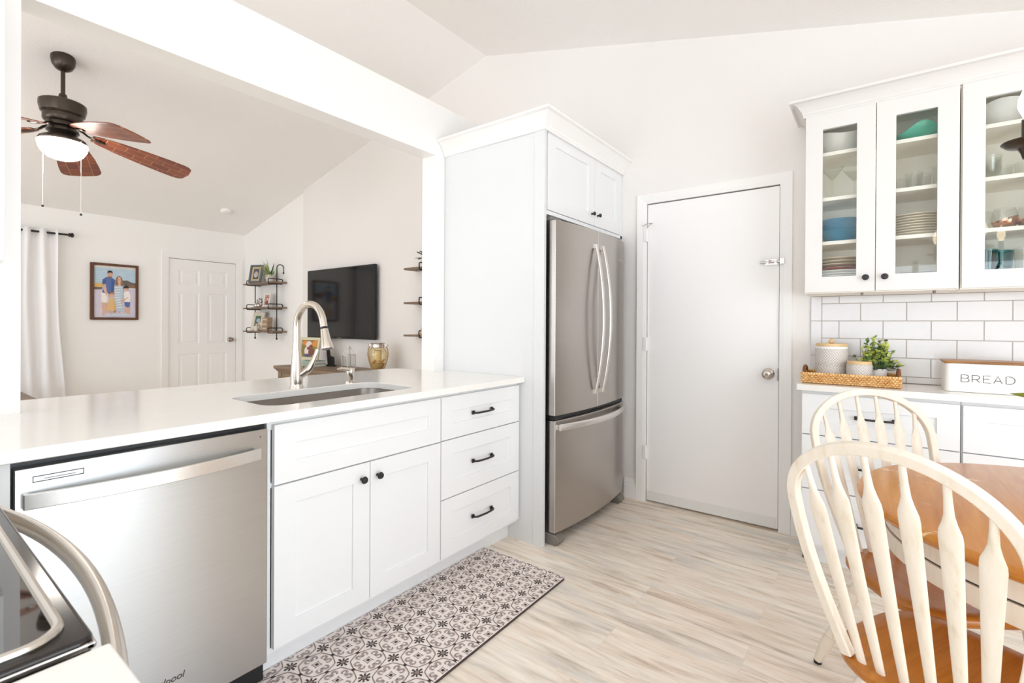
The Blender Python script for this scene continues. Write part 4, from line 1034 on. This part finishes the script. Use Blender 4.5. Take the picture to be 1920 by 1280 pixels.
# plant on the table, only a leaf tip reaches into view
tp = thing('table_plant', 'green leaf tip of a plant on the dining table, at the right picture edge', 'plant', (2.085, 1.67, .762))
MB().lathe([(.035, -.0155), (.05, .03), (.055, .10), (.04, .17), (.036, .21), (.033, .21), (.037, .17), (.05, .10), (.001, .02)], 28).build('vase', CERAM, tp, world=False)
lf = MB()
for k in range(9):
    a = PI-.05+k*2*PI/9; L = .215 if k == 0 else .17
    leaf(lf, (.015*math.cos(a), .015*math.sin(a), .21), (math.cos(a), math.sin(a), .62 if k == 0 else random.uniform(.6, 1.6)), L, .020, up=((0, .8, .6) if k == 0 else (0, 0, 1)), droop=.28, n=6)
lf.build('leaves', plain('leaf_olive', '#7d8f3c', .45, 0, .1), tp, world=False, flip=False, angle=60)

# ================================================================== living room
# ceiling fan
fnx, fny = -3.003, .64
fn = thing('ceiling_fan', 'dark bronze ceiling fan with carved wooden blades and a lit globe', 'ceiling fan', (fnx, fny, 2.4))
zc = EAVE(fnx)
cn = MB().lathe([(.066, .012), (.068, -.01), (.064, -.045), (.05, -.075), (.03, -.09), (.016, -.093)], 36, (0, 0, 0))
th_ = -math.atan(.2377); cn.v = [(x*math.cos(th_)+z*math.sin(th_)*1+fnx, y+fny, -x*math.sin(th_)+z*math.cos(th_)+zc-.004) for x, y, z in cn.v]
cn.build('canopy', BRONZE, fn)
MB().tube([(fnx, fny, zc-.03), (fnx, fny, 2.76)], .0125, 14).build('downrod', BRONZE, fn)
MB().lathe([(.001, 2.815), (.02, 2.812), (.026, 2.79), (.040, 2.772), (.05, 2.765), (.052, 2.757), (.118, 2.753), (.129, 2.745), (.130, 2.715), (.120, 2.672), (.106, 2.662), (.109, 2.655), (.109, 2.622), (.102, 2.612), (.075, 2.608), (.075, 2.585), (.001, 2.585)], 48, (fnx, fny, 0)).build('motor', BRONZE, fn)
MB().lathe([(.06, 2.586), (.085, 2.565), (.09, 2.545), (.07, 2.53), (.09, 2.515), (.125, 2.495), (.133, 2.478), (.130, 2.468), (.001, 2.468)], 40, (fnx, fny, 0)).build('light_fitter', BRONZE, fn)
MB().lathe([(.136, 2.467), (.137, 2.455), (.130, 2.425), (.112, 2.392), (.085, 2.368), (.05, 2.354), (.001, 2.348)], 40, (fnx, fny, 0)).build('globe', LAMP, fn)
for k in range(5):
    a = math.radians(88.5+72*k); ca, sa = math.cos(a), math.sin(a)
    def F(r, t, z): return (fnx+ca*r-sa*t, fny+sa*r+ca*t, z)
    dz = lambda r: 2.552-.19*(r-.14)
    pit = math.radians(-9)
    outl = [(.16, .042), (.21, .068), (.32, .094), (.48, .117), (.62, .128), (.72, .130), (.755, .120), (.778, .092), (.79, .0)]
    full = [(r, w) for r, w in outl]+[(r, -w) for r, w in outl[-2::-1]]
    bm_ = MB(); top = []; bot = []
    # blade kept in its own frame so that the carved pattern follows it
    e = bpy.data.objects.new('blade', None)
    vs = [(r, w*math.cos(pit), .0035) for r, w in full]+[(r, w*math.cos(pit), -.0035) for r, w in full]; n = len(full)
    bm_.add(vs, [tuple(range(n)), tuple(range(2*n-1, n-1, -1))]+[(i, (i+1) % n, n+(i+1) % n, n+i) for i in range(n)])
    bl_ = bm_.build('blade', BLADE, fn, world=False, bevel=.002)
    bl_.rotation_mode = 'XYZ'
    bl_.matrix_local = Matrix.Translation((0, 0, 2.552-2.4+.19*.14)) @ Matrix.Rotation(a, 4, 'Z') @ Matrix.Rotation(math.atan(.19), 4, 'Y') @ Matrix.Rotation(pit, 4, 'X')
    ir = MB(); ir.tube([F(.085, 0, 2.585), F(.11, 0, 2.575), F(.135, .0, 2.556), F(.20, 0, dz(.2)-.010), F(.235, 0, dz(.235)-.008)], [.014, .016, .013, .026, .012], 10, flat=[.006]*5, up=(-sa, ca, 0))
    ir.build('blade_iron', BRONZE, bl_, world=False) if False else None
    io = ir.build('blade_iron', BRONZE, fn)
for x, y, z0, z1 in ((-3.115, .555, 2.475, 2.028), (-2.886, .715, 2.475, 1.965)):
    pc = MB().tube([(x, y, z0), (x, y, z0-.22)], .0026, 6).tube([(x, y, z0-.22), (x, y, z1)], .0014, 5).build('pull_chain', plain('pull_cord', '#efece6', .5), fn)
    MB().lathe([(.003, .006), (.006, .004), (.0075, -.006), (.003, -.009)], 12, (x, y, z1)).build('fob', BLACK, pc)
# smoke detector on the slope
sm = MB().lathe([(.062, 0), (.064, -.012), (.058, -.028), (.045, -.036), (.001, -.038)], 32)
sx_, sy2 = -4.916, 2.514; th_ = -math.atan(.2377)
sm.v = [(x*math.cos(th_)+z*math.sin(th_)+sx_, y+sy2, -x*math.sin(th_)+z*math.cos(th_)+EAVE(sx_)-.001) for x, y, z in sm.v]
solo(sm, 'smoke_detector', TRIM, 'round white smoke detector on the sloped living room ceiling', 'smoke detector', (sx_, sy2, EAVE(sx_)))

# curtain and rod
X0 = FWX
cr = thing('curtain_rod', 'black curtain rod with a round finial above the white curtain', 'curtain rod', (X0+.07, .9, 2.165))
MB().tube([(X0+.075, -.8, 2.168), (X0+.075, 1.150, 2.168)], .011, 14).build('rod', IRON, cr)
fi = MB().lathe([(.013, 0), (.022, .004), (.022, .012), (.014, .016), (.026, .026), (.026, .036), (.014, .046), (.001, .047)], 18).build('finial', IRON, cr, world=False)
fi.rotation_euler = (-PI/2, 0, 0); fi.location = (.005, .25, .003)
MB().tube([(X0+.002, 1.02, 2.168), (X0+.075, 1.02, 2.168)], .006, 8).box(X0+.001, X0+.006, 1.0, 1.04, 2.13, 2.20).build('bracket', IRON, cr)
def curtain():
    mb = MB(); n = 150; rows = 16; vs = []
    for i in range(rows+1):
        t = i/rows; z = 2.205-t*2.19
        for j in range(n+1):
            s = j/n; y = -.75+s*(1.055+.75); spread = 1+.0*t
            yy = y+(.10*t*t if s > .75 else 0)*((s-.75)/.25)
            amp = .042*(1-.35*t); ph = 2*PI*(y+.75)/.128
            vs.append((X0+.075+amp*math.sin(ph)+.010*math.sin(ph*.37+t*2), yy+.006*math.sin(9*t+j*.3), z))
    return mb.add(vs, [(i*(n+1)+j, i*(n+1)+j+1, (i+1)*(n+1)+j+1, (i+1)*(n+1)+j) for i in range(rows) for j in range(n)])
o = curtain().build('curtain', CURT, flip=True, angle=180); sdm = o.modifiers.new('thick', 'SOLIDIFY'); sdm.thickness = .003
tag(o, 'white grommet curtain hanging in folds on the far living room wall', 'curtain')

# family portrait: a print in a walnut frame
y0, y1, z0, z1 = 1.347, 1.800, 1.239, 1.893
fp = thing('framed_portrait', 'family beach photograph in a walnut frame, between the curtain and the six-panel door', 'picture', (X0, (y0+y1)/2, z0))
xf = X0+.001
fm = MB()
for a, b, c, d in ((y0, y0+.034, z0, z1), (y1-.026, y1, z0, z1), (y0+.034, y1-.026, z0, z0+.026), (y0+.034, y1-.026, z1-.026, z1)): fm.box(xf, xf+.03, a, b, c, d)
fm.build('frame', FRAMEW, fp, bevel=.003)
def portrait():
    ms = [plain('print_'+n_, h, .45, 0, .05, 14) for n_, h in (('sea', '#b4ccdb'), ('sky', '#dcd7d2'), ('sand', '#d3cddb'), ('rock', '#6e6259'), ('gold', '#d9b36a'), ('skin', '#dcae94'), ('hair', '#2f2522'), ('blue', '#566ca6'), ('white', '#efe9e4'), ('hair2', '#8a6a4f'), ('dress', '#b9c8d6'), ('yellow', '#e0b87f'), ('foam', '#c8d6df'), ('rose', '#c48a70'), ('blue2', '#475c93'))]
    I = {k: i for i, k in enumerate(('sea', 'sky', 'sand', 'rock', 'gold', 'skin', 'hair', 'blue', 'white', 'hair2', 'dress', 'yellow', 'foam', 'rose', 'blue2'))}
    mb = MB(); ya, yb, za, zb = y0+.034, y1-.026, z0+.026, z1-.026; lay = [0]
    def P(pts, m):
        lay[0] += 1
        mb.add([(xf+.012+lay[0]*.00012, ya+(yb-ya)*u, zb-(zb-za)*v) for u, v in pts], [tuple(range(len(pts)))], I[m])
    E = lambda cx, cy, rx, ry, m, n=16: P([(cx+rx*math.cos(2*PI*k/n), cy+ry*math.sin(2*PI*k/n)) for k in range(n)], m)
    P([(0, 0), (1, 0), (1, 1), (0, 1)], 'sand'); P([(0, 0), (1, 0), (1, .43), (0, .43)], 'sea'); P([(0, 0), (1, 0), (1, .05), (0, .045)], 'sky')
    for k in range(7): P([(0, .12+.045*k), (1, .10+.045*k), (1, .106+.045*k), (0, .129+.045*k)], 'foam')
    P([(0, .35), (.1, .34), (.22, .345), (.24, .40), (.1, .44), (0, .45)], 'gold'); P([(0, .42), (.2, .42), (.18, .46), (0, .47)], 'rock')
    P([(.68, .27), (.8, .265), (.9, .30), (1, .31), (1, .41), (.82, .41), (.7, .36)], 'rock'); P([(.72, .36), (1, .36), (1, .41), (.84, .41)], 'hair2'); P([(.8, .41), (1, .42), (1, .44), (.8, .43)], 'sky')
    # man
    P([(.18, .68), (.24, .68), (.24, .95), (.27, .97), (.20, .97)], 'skin'); P([(.25, .68), (.31, .68), (.29, .93), (.25, .93)], 'skin')
    P([(.17, .52), (.34, .53), (.35, .70), (.27, .72), (.17, .71)], 'white')
    P([(.20, .27), (.29, .215), (.42, .225), (.50, .27), (.48, .40), (.46, .50), (.35, .55), (.19, .52), (.22, .38), (.19, .34)], 'blue')
    P([(.20, .35), (.27, .35), (.30, .50), (.36, .58), (.34, .62), (.28, .57), (.22, .47)], 'skin')
    E(.375, .165, .062, .075, 'skin'); P([(.31, .16), (.315, .105), (.37, .085), (.43, .10), (.445, .155), (.42, .13), (.34, .13)], 'hair'); P([(.325, .19), (.42, .195), (.405, .235), (.375, .245), (.345, .235)], 'hair2')
    # woman
    P([(.51, .27), (.53, .21), (.60, .18), (.66, .22), (.70, .36), (.66, .42), (.50, .38)], 'hair2')
    P([(.46, .37), (.68, .38), (.69, .52), (.66, .70), (.70, .88), (.55, .89), (.49, .66)], 'dress')
    for k in range(9): P([(.48, .41+.05*k), (.67, .385+.05*k), (.67, .40+.05*k), (.48, .425+.05*k)], 'white')
    E(.595, .265, .045, .065, 'skin'); P([(.57, .32), (.63, .32), (.63, .38), (.56, .38)], 'skin'); P([(.62, .66), (.80, .58), (.82, .61), (.66, .71)], 'skin')
    P([(.58, .88), (.63, .88), (.62, .91), (.57, .91)], 'skin')
    # boy
    P([(.75, .78), (.80, .78), (.78, .90), (.72, .91)], 'skin'); P([(.80, .78), (.85, .78), (.83, .93), (.78, .93)], 'skin')
    P([(.72, .69), (.86, .69), (.85, .79), (.79, .80), (.73, .77)], 'blue'); P([(.70, .51), (.76, .47), (.84, .48), (.88, .58), (.86, .69), (.72, .69)], 'white'); P([(.78, .60), (.83, .59), (.68, .70), (.64, .69)], 'skin')
    E(.765, .43, .05, .055, 'skin'); P([(.69, .44), (.70, .385), (.77, .36), (.82, .39), (.83, .42), (.72, .42)], 'hair')
    # girl
    P([(.33, .86), (.37, .86), (.36, .92), (.32, .91)], 'skin'); P([(.40, .86), (.44, .86), (.43, .93), (.39, .93)], 'skin'); P([(.48, .85), (.51, .85), (.50, .91), (.47, .91)], 'hair2')
    P([(.36, .62), (.46, .62), (.49, .75), (.53, .86), (.40, .875), (.27, .86), (.33, .74)], 'yellow')
    E(.42, .55, .05, .06, 'skin'); P([(.36, .56), (.37, .50), (.42, .485), (.47, .505), (.48, .56), (.44, .52), (.39, .53)], 'hair2')
    for hx, hy, k_ in ((.375, .165, 1), (.595, .265, .8), (.765, .43, .8), (.42, .55, .8)):   # eyes, nose, smile
        for sg in (-1, 1): E(hx+sg*.022*k_, hy-.008, .007*k_, .006*k_, 'hair', 8); P([(hx+sg*.034*k_, hy-.026*k_), (hx+sg*.012*k_, hy-.028*k_), (hx+sg*.012*k_, hy-.023*k_), (hx+sg*.034*k_, hy-.021*k_)], 'hair2')
        P([(hx, hy-.005), (hx+.008*k_, hy+.02*k_), (hx-.006*k_, hy+.02*k_)], 'rose'); P([(hx-.022*k_, hy+.034*k_), (hx+.022*k_, hy+.034*k_), (hx, hy+.046*k_)], 'white')
    P([(.20, .30), (.27, .26), (.25, .36), (.20, .37)], 'blue2'); P([(.40, .28), (.48, .30), (.46, .48), (.42, .50)], 'blue2'); P([(.30, .54), (.33, .54), (.32, .70), (.29, .71)], 'sky')
    P([(.62, .40), (.68, .39), (.69, .55), (.66, .70), (.64, .60)], 'sea'); P([(.44, .63), (.46, .62), (.52, .855), (.47, .87)], 'gold'); P([(.10, .95), (.30, .97), (.85, .93), (.90, .95), (.4, .985)], 'foam')
    return mb.build('photo_print', ms, fp, smooth=False, flip=False)
portrait()

# wall shelves: boards carried by bent pipe brackets
def pipe_shelf(x0, L, px, label, zs=(1.724, 1.403, 1.097)):
    t = thing('wall_shelf', label, 'shelf', (x0+L/2, 3.0, zs[-1]))
    yf, yb_ = 2.862, 3.052 if x0 < -4.03 else 3.015
    for z in zs: MB().box(x0, x0+L, yf, yb_, z-.009, z+.009).build('board', SHELFW, t, bevel=.001)
    ym = (yf+yb_)/2+.01
    for x in px:
        m = MB(); zt_ = zs[0]+.19; R_ = .045
        P = [(x, ym, zs[-1]-.085), (x, ym, zt_)]+[(x, ym+R_*(1-math.cos(a)), zt_+R_*math.sin(a)) for a in [PI*k/10 for k in range(1, 11)]]+[(x, ym+2*R_, zt_-.055)]
        m.tube(P, .0062, 8); m.ball((x, ym, zs[-1]-.09), .0125); m.ball((x, ym+2*R_-.002, zt_-.06), .0125)
        for z in zs:
            a, b, c, d = yf-.006, yb_-.012, z-.016, z+.048; r = .014
            lp = []
            for cy_, cz_, a0 in ((b-r, d-r, 0), (a+r, d-r, 90), (a+r, c+r, 180), (b-r, c+r, 270)):
                for k in range(5): an = math.radians(a0+22.5*k); lp.append((x, cy_+r*math.cos(an), cz_+r*math.sin(an)))
            m.tube(lp, .0055, 8, closed=True)
        m.build('pipe_bracket', IRON, t)
    return t
pipe_shelf(-5.232, .782, (-5.115, -4.545), 'three-tier wood and black pipe shelf beside the six-panel door')
pipe_shelf(-1.985, .80, (-1.765, -1.30), 'three-tier wood and black pipe shelf mostly hidden by the white post')
ZS = [1.724+.0095, 1.403+.0095, 1.097+.0095]
def photo_frame(loc, rz, w, h, bw, mats, label, cat='picture frame', lean=.22, pic=None, name='photo_frame', board=None):
    t = thing(name, label, cat, loc, rz)
    c, s = math.cos(lean), math.sin(lean)
    mp = lambda u, v, ww: (u, v*s-ww*c+.0, v*c+ww*s+.006)   # faces -y, leaning back
    f = MB()
    for a, b, c_, d in ((-w/2, -w/2+bw, 0, h), (w/2-bw, w/2, 0, h), (-w/2+bw, w/2-bw, 0, bw), (-w/2+bw, w/2-bw, h-bw, h)): bx(f, mp, a, b, c_, d, 0, .018)
    bx(f, mp, -w/2+.005, w/2-.005, .005, h-.005, -.006, .004); f.build('frame', mats, t, world=False, bevel=.002)
    iw, ih = w/2-bw, h-bw
    if board:
        bx(m := MB(), mp, -iw, iw, bw, ih, .0045, .006); m.build('mat_board', board[0], t, world=False); q = board[1]
    else: q = 0
    p = MB(); u0, u1, v0, v1 = -iw+q, iw-q, bw+q, ih-q
    for k, (pts, mi) in enumerate(pic[1]): p.add([mp(u0+(u1-u0)*a, v0+(v1-v0)*(1-b), .0062+.0002*k) for a, b in pts], [tuple(range(len(pts)))], mi)
    p.build('photo_print', pic[0], t, world=False, smooth=False)
    bx(m := MB(), lambda u, v, ww: (u, v, ww), -.02, .02, .03, h*s+.05, 0, .006); m.build('easel_back', mats, t, world=False)
    return t
SQ = [(0, 0), (1, 0), (1, 1), (0, 1)]
el = lambda cx, cy, rx, ry, n=12: [(cx+rx*math.cos(2*PI*k/n), cy+ry*math.sin(2*PI*k/n)) for k in range(n)]
pm = lambda n_, h: plain('snap_'+n_, h, .4, 0, .06, 20)
pic_a = ([pm('dusk', '#53565c'), pm('pale', '#b9c4cf'), pm('face', '#caa68f')], [(SQ, 0), (el(.5, .55, .36, .3), 1), (el(.42, .4, .15, .13), 2), (el(.63, .5, .13, .12), 2)])
pic_b = ([pm('rose', '#c9968b'), pm('deep', '#6e4642'), pm('skin2', '#e2bfae')], [(SQ, 0), (el(.5, .3, .3, .16), 1), (el(.5, .36, .2, .12), 2), (el(.5, .75, .34, .2), 1)])
pic_c = ([pm('lawn', '#4f7a45'), pm('flower', '#a9b6cf'), pm('skin3', '#d8b59c'), pm('shade', '#2d4034')], [(SQ, 0), (el(.45, .38, .38, .26), 3), (el(.45, .42, .33, .2), 1), (el(.7, .72, .2, .17), 2)])
photo_frame((-5.035, 2.925, ZS[0]), math.radians(28), .185, .25, .026, GREYW, 'grey frame with a tan mat leaning on the top shelf beside the spider plant', pic=pic_a, board=(MATB, .026))
sp = thing('spider_plant', 'spider plant with striped leaves in a white pot on the top shelf', 'plant', (-4.70, 2.965, ZS[0]))
MB().lathe([(.048, 0), (.058, .075), (.061, .078), (.061, .10), (.054, .10), (.05, .08), (.001, .08)], 28).build('pot', WHITEW, sp, world=False)
lf = MB()
for k in range(44):
    a = random.uniform(0, 2*PI); e = random.uniform(.35, 1.5); L = random.uniform(.15, .27)
    if math.sin(a) > .1: L *= .45
    leaf(lf, (.018*math.cos(a), .018*math.sin(a), .085), (math.cos(a)*math.cos(e), math.sin(a)*math.cos(e), math.sin(e)), L, .0085, droop=random.uniform(.25, .9)*math.cos(e), m=random.choice((0, 0, 1, 2)), n=6)
lf.build('foliage', [LEAFV, LEAF, LEAFD], sp, world=False, flip=False, angle=60)
fg = MB(); 
for x, y, z, r in ((-.06, -.01, .028, .030), (-.01, .0, .03, .030), (-.045, -.005, .075, .020), (.03, .01, .085, .024), (.055, .0, .045, .020), (.012, -.005, .115, .014), (-.055, 0, .104, .011), (.05, .005, .118, .012)): fg.ball((x, y, z), r, 0, 16)
fg.lathe([(.085, 0), (.088, .004), (.08, .008), (.001, .008)], 24)
solo(fg, 'figurine', SILVER, 'silver figurine of rounded animals on the middle shelf', 'figurine'); bpy.data.objects['figurine'].location = (-4.955, 2.945, ZS[1])
photo_frame((-4.745, 2.935, ZS[1]), math.radians(14), .115, .175, .018, PAPER, 'small white frame with a pink photo leaning on the middle shelf', pic=pic_b)
photo_frame((-4.99, 2.93, ZS[2]), math.radians(10), .225, .245, .052, WHITEW, 'wide whitewashed frame with a flower photo on the lowest shelf', pic=pic_c)
an = thing('angel_figurine', 'little cream angel figurine before the whitewashed frame on the lowest shelf', 'figurine', (-4.905, 2.885, ZS[2]))
MB().lathe([(.024, 0), (.026, .004), (.016, .05), (.011, .068), (.001, .07)], 18).build('gown', WHITEW, an, world=False); MB().ball((0, 0, .08), .0125, 0, 14).build('head', WHITEW, an, world=False)
wg = MB()
for s in (-1, 1): wg.prism([(s*.006, .045), (s*.03, .075), (s*.036, .062), (s*.03, .035), (s*.012, .03)], .010, .014, 0, lambda u, v, w: (u, w, v))
wg.build('wings', CREAM, an, world=False)
blk = None
for i in range(3):
    m = MB().box(-.062, .062, -.035, .035, .0005, .058)
    o = m.build('wooden_block', plain('block_wood', '#a58b72', .8, 0, .2, 40), bevel=.003) if blk is None else blk.copy()
    if blk is None:
        blk = o
        bp_ = MB()
        for k in range(9): bp_.box(-.048+k*.0105, -.041+k*.0105, -.0362, -.0345, .022+.004*(k % 3), .038-.003*(k % 2))
        bp_.build('painted_lettering', plain('block_paint', '#e3d6c5', .7), blk, world=False)
    else:
        COL.objects.link(o)
        for ch in blk.children: c = ch.copy(); COL.objects.link(c); c.parent = o
    tag(o, 'brown wooden block, %s of the three stacked on the lowest shelf' % ('lowest', 'middle', 'topmost')[i], 'block', 'stacked wooden blocks'); o.location = (-4.715+.004*i, 2.93, ZS[2]+i*.0582)
fe = thing('fern_plant', 'green fern in a pale pot on the top shelf beside the white post', 'plant', (-1.745, 2.935, ZS[0]))
MB().lathe([(.045, 0), (.055, .085), (.050, .085), (.046, .07), (.001, .07)], 26).build('pot', WHITEW, fe, world=False)
lf = MB()
for k in range(34):
    a = random.uniform(0, 2*PI); e = random.uniform(.2, 1.5); L = random.uniform(.08, .15); d = Vector((math.cos(a)*math.cos(e), math.sin(a)*math.cos(e), math.sin(e)))
    if d.y > 0: L *= .4
    b0 = Vector((0, 0, .075))
    for q in range(7):
        t = .3+.1*q; p = b0+d*L*t-Vector((0, 0, .3*L*t*t))
        for s in (-1, 1): leaf(lf, p, d*.6+s*d.cross(Vector((0, 0, 1))).normalized()*.8+Vector((0, 0, .1)), .042*(1.1-t*.6), .008, droop=.3, m=random.choice((0, 1)), n=3)
lf.build('foliage', [LEAF, LEAFD], fe, world=False, flip=False, angle=60)
cs2 = thing('candlestick', 'dark slim candlestick on the middle shelf, just showing beside the white post', 'candlestick', (-1.727, 2.93, ZS[1]))
MB().lathe([(.03, 0), (.03, .006), (.006, .012), (.005, .15), (.018, .155), (.018, .165), (.001, .165)], 18).build('stand', IRON, cs2, world=False)
wf = MB().lathe([(.035, 0), (.04, .01), (.03, .05), (.012, .12), (.001, .14)], 16)
solo(wf, 'wooden_figurine', plain('tan_wood', '#c9a37a', .6, 0, .1), 'tan pointed wooden figurine on the lowest shelf, just showing beside the white post', 'figurine'); bpy.data.objects['wooden_figurine'].location = (-1.742, 2.90, ZS[2])

# television
tv = thing('television', 'large black flat-screen television hung on the living room wall', 'television', (-3.14, 3.0, 1.04))
MB().box(-3.795, -2.540, 2.948, 2.985, 1.040, 1.824).build('casing', plain('tv_black', '#101011', .35), tv, bevel=.004)
MB().box(-3.783, -2.552, 2.9465, 2.949, 1.058, 1.812).build('screen', SCREEN, tv)
MB().box(-3.4, -2.9, 2.985, 3.0195, 1.25, 1.65).build('wall_mount', BLACK, tv)
MB().box(-3.185, -3.105, 2.9465, 2.9485, 1.045, 1.053).build('logo_strip', SILVER, tv)

# dresser and what stands on it
dz_ = .738; DX0, DX1, DY0, DY1 = -3.74, -2.05, 2.515, 3.0
dr_ = thing('dresser', 'weathered grey-brown wooden dresser under the television', 'dresser', ((DX0+DX1)/2, 2.76, 0))
MB().box(DX0, DX1, DY0, DY1, dz_-.028, dz_).build('top', DRESSW, dr_, bevel=.003)
sweep_profile(MB(), [(DX0+.045, DY1-.01), (DX0+.045, DY0+.045), (DX1-.045, DY0+.045), (DX1-.045, DY1-.01)][::-1], [(0, dz_-.075), (-.008, dz_-.07), (-.03, dz_-.04), (-.04, dz_-.029), (0, dz_-.029)]).build('cornice', DRESSW, dr_)
MB().box(DX0+.045, DX1-.045, DY0+.045, DY1-.005, .06, dz_-.029).box(DX0+.035, DX0+.1, DY0+.035, DY0+.1, 0, dz_-.07).box(DX1-.1, DX1-.035, DY0+.035, DY0+.1, 0, dz_-.07).box(DX0+.035, DX0+.1, DY1-.07, DY1-.005, 0, dz_-.07).box(DX1-.1, DX1-.035, DY1-.07, DY1-.005, 0, dz_-.07).build('carcass', DRESSW, dr_, bevel=.002)
for k in range(3):
    a = DX0+.115+k*.48
    shaker(MB(), FNY, a, a+.46, .45, .64, -(DY0+.043), .012, .03).build('drawer', DRESSW, dr_)
for k in range(2): MB().box(DX0+.0405, DX0+.046, DY0+.12, DY1-.09, .36-.28*k, .63-.28*k).build('side_panel', DRESSW, dr_, bevel=.003)
DT = dz_+.0005
bk = None
for i, (w, d, h) in enumerate(((.245, .15, .031), (.225, .145, .031))):
    m = MB().box(-w/2, w/2, -d/2, d/2, .0, h); t = thing('book', ('lower' if i == 0 else 'upper')+' of the two pale teal books stacked on the dresser under the photo frame', 'book', (-3.345, 2.765, DT+i*.0315), 0, 'pale teal books on the dresser')
    c = MB().box(-w/2, w/2, -d/2, d/2, 0, .004).box(-w/2, w/2, -d/2, d/2, h-.004, h).box(-w/2, w/2, -d/2, -d/2+.004, .004, h-.004); c.build('cover', TEALB, t, world=False); MB().box(-w/2+.006, w/2-.006, -d/2+.004, d/2-.006, .0042, h-.0042).build('pages', PAPER, t, world=False)
pic_d = ([pm('autumn', '#8c7a3c'), pm('orange', '#d98d3f'), pm('white2', '#e3d4cf'), pm('brown', '#7a4a36'), pm('shirt', '#55546b')], [(SQ, 0), (el(.2, .16, .22, .15), 1), (el(.85, .2, .25, .2), 1), (el(.42, .25, .18, .2), 2), (el(.42, .62, .24, .3), 2), (el(.56, .4, .11, .15), 3), (el(.42, .48, .09, .1), 3), (el(.62, .68, .18, .24), 3), (el(.42, .9, .22, .1), 4)])
photo_frame((-3.375, 2.72, DT+.0635), math.radians(4), .345, .245, .030, SAGE, 'cream frame with a family photo on the teal books behind the faucet', pic=pic_d, lean=.15)
ez = thing('tablet_easel', 'black desk easel behind the cream photo frame on the dresser', 'easel', (-3.245, 2.88, DT))
MB().box(-.02, .10, -.03, .03, 0, .012).prism([(.0, .012), (.10, .012), (.09, .10), (.02, .115), (.0, .20), (-.03, .20)], -.012, .012, 0, lambda u, v, w: (u, w, v)).build('stand', BLACK, ez, world=False)
# lantern
lx, ly = -2.755, 2.80
ln = thing('lantern', 'clear glass candle lantern with a thin white metal house frame on the dresser', 'lantern', (lx, ly, DT))
WM = plain('white_metal', '#e2dedb', .4, .2); s = .046; fmz = .150
m = MB()
for a in (-s, s):
    for b in (-s, s): m.box(a-.004, a+.004, b-.004, b+.004, 0, fmz)
for z in (.003, fmz-.003):
    for a in (-s, s): m.box(a-.005, a+.005, -s, s, z-.005, z+.005).box(-s, s, a-.005, a+.005, z-.005, z+.005)
for a in (-s, s):
    for b in (-s, s): m.tube([(a, b, fmz), (a*.3, b*.3, .212)], .004, 6)
m.box(-.018, .018, -.018, .018, .208, .213)
m.build('frame', WM, ln, world=False)
gl = MB()
for a in (-s, s): gl.box(a-.0015, a+.0015, -s+.004, s-.004, .008, fmz-.008).box(-s+.004, s-.004, a-.0015, a+.0015, .008, fmz-.008)
gl.build('glass_pane', GLASS, ln, world=False)
MB().lathe([(.018, .211), (.022, .222), (.006, .236), (.006, .240), (.001, .241)], 16).build('finial', WM, ln, world=False)
MB().tube([(.012*math.cos(a), 0, .251+.012*math.sin(a)) for a in [2*PI*k/14 for k in range(14)]], .002, 6, closed=True).build('ring', WM, ln, world=False)
# hurricane vase
vx, vy = -2.285, 2.80
va = thing('hurricane_vase', 'amber glass hurricane vase with rope handles, candle and shells on the dresser', 'vase', (vx, vy, DT))
AMB = glassy('amber_glass', '#fcf7ea', .05)
pr = [(.026, .004), (.044, .02), (.064, .06), (.080, .12), (.087, .175), (.078, .218), (.060, .238)]
MB().lathe([(.001, .004)]+pr+[(r-.003, z) for r, z in pr[::-1]]+[(.001, .008)], 40).build('jar', AMB, va, world=False)
MB().lathe([(.060, .236), (.064, .240), (.062, .27), (.069, .276), (.066, .280), (.057, .276), (.057, .238)], 36).build('collar', NICKEL, va, world=False)
MB().lathe([(.001, .012), (.02, .010), (.038, .026), (.059, .062), (.067, .085), (.001, .088)], 32).build('sand', SAND, va, world=False)
sh_ = MB()
for k in range(26): a = random.uniform(0, 2*PI); r = random.uniform(.01, .060); sh_.ball((r*math.cos(a), r*math.sin(a), .095+random.uniform(0, .02)), random.uniform(.008, .014), 0, 8, random.uniform(.5, .8))
so_ = sh_.build('shells', SHELLM, va, world=False); so_['kind'] = 'stuff'
MB().lathe([(.036, .089), (.037, .205), (.028, .208), (.001, .204)], 28).build('candle', CANDLE, va, world=False)
for sgn in (-1, 1):
    P = [(sgn*(r+.007), 0, z) for r, z in ((.024, .006), (.044, .02), (.066, .06), (.083, .12), (.092, .175), (.086, .222), (.074, .245))]
    ca_, sa_ = math.cos(.63), math.sin(.63); P = [(x*ca_, x*sa_, z) for x, y, z in P]
    ro = MB().tube(P, .0068, 8).build('rope_handle', ROPE, va, world=False)
    q = Vector(P[-1]); MB().ball(tuple(q+Vector((sgn*.010, sgn*.007, .012))), .009).tube([tuple(q+Vector((sgn*.010, sgn*.007, .012))), (.062*sgn*ca_, .062*sgn*sa_, .262)], .004, 6).build('ring_lug', NICKEL, ro, world=False)
# brown leather seat back just showing over the worktop
sf = thing('ottoman', 'brown upholstered block in front of the white curtain, just above the worktop edge', 'ottoman', (-4.45, .2, 0))
OZ = .562
MB().box(-5.1, -4.0, -.5, .687, .10, OZ).build('cushion', SOFAM, sf, bevel=.025, seg=4)
for x in (-5.05, -4.06):
    for y in (-.44, .62): MB().box(x-.025, x+.025, y-.025, y+.025, 0, .10).build('leg', BRONZE, sf)
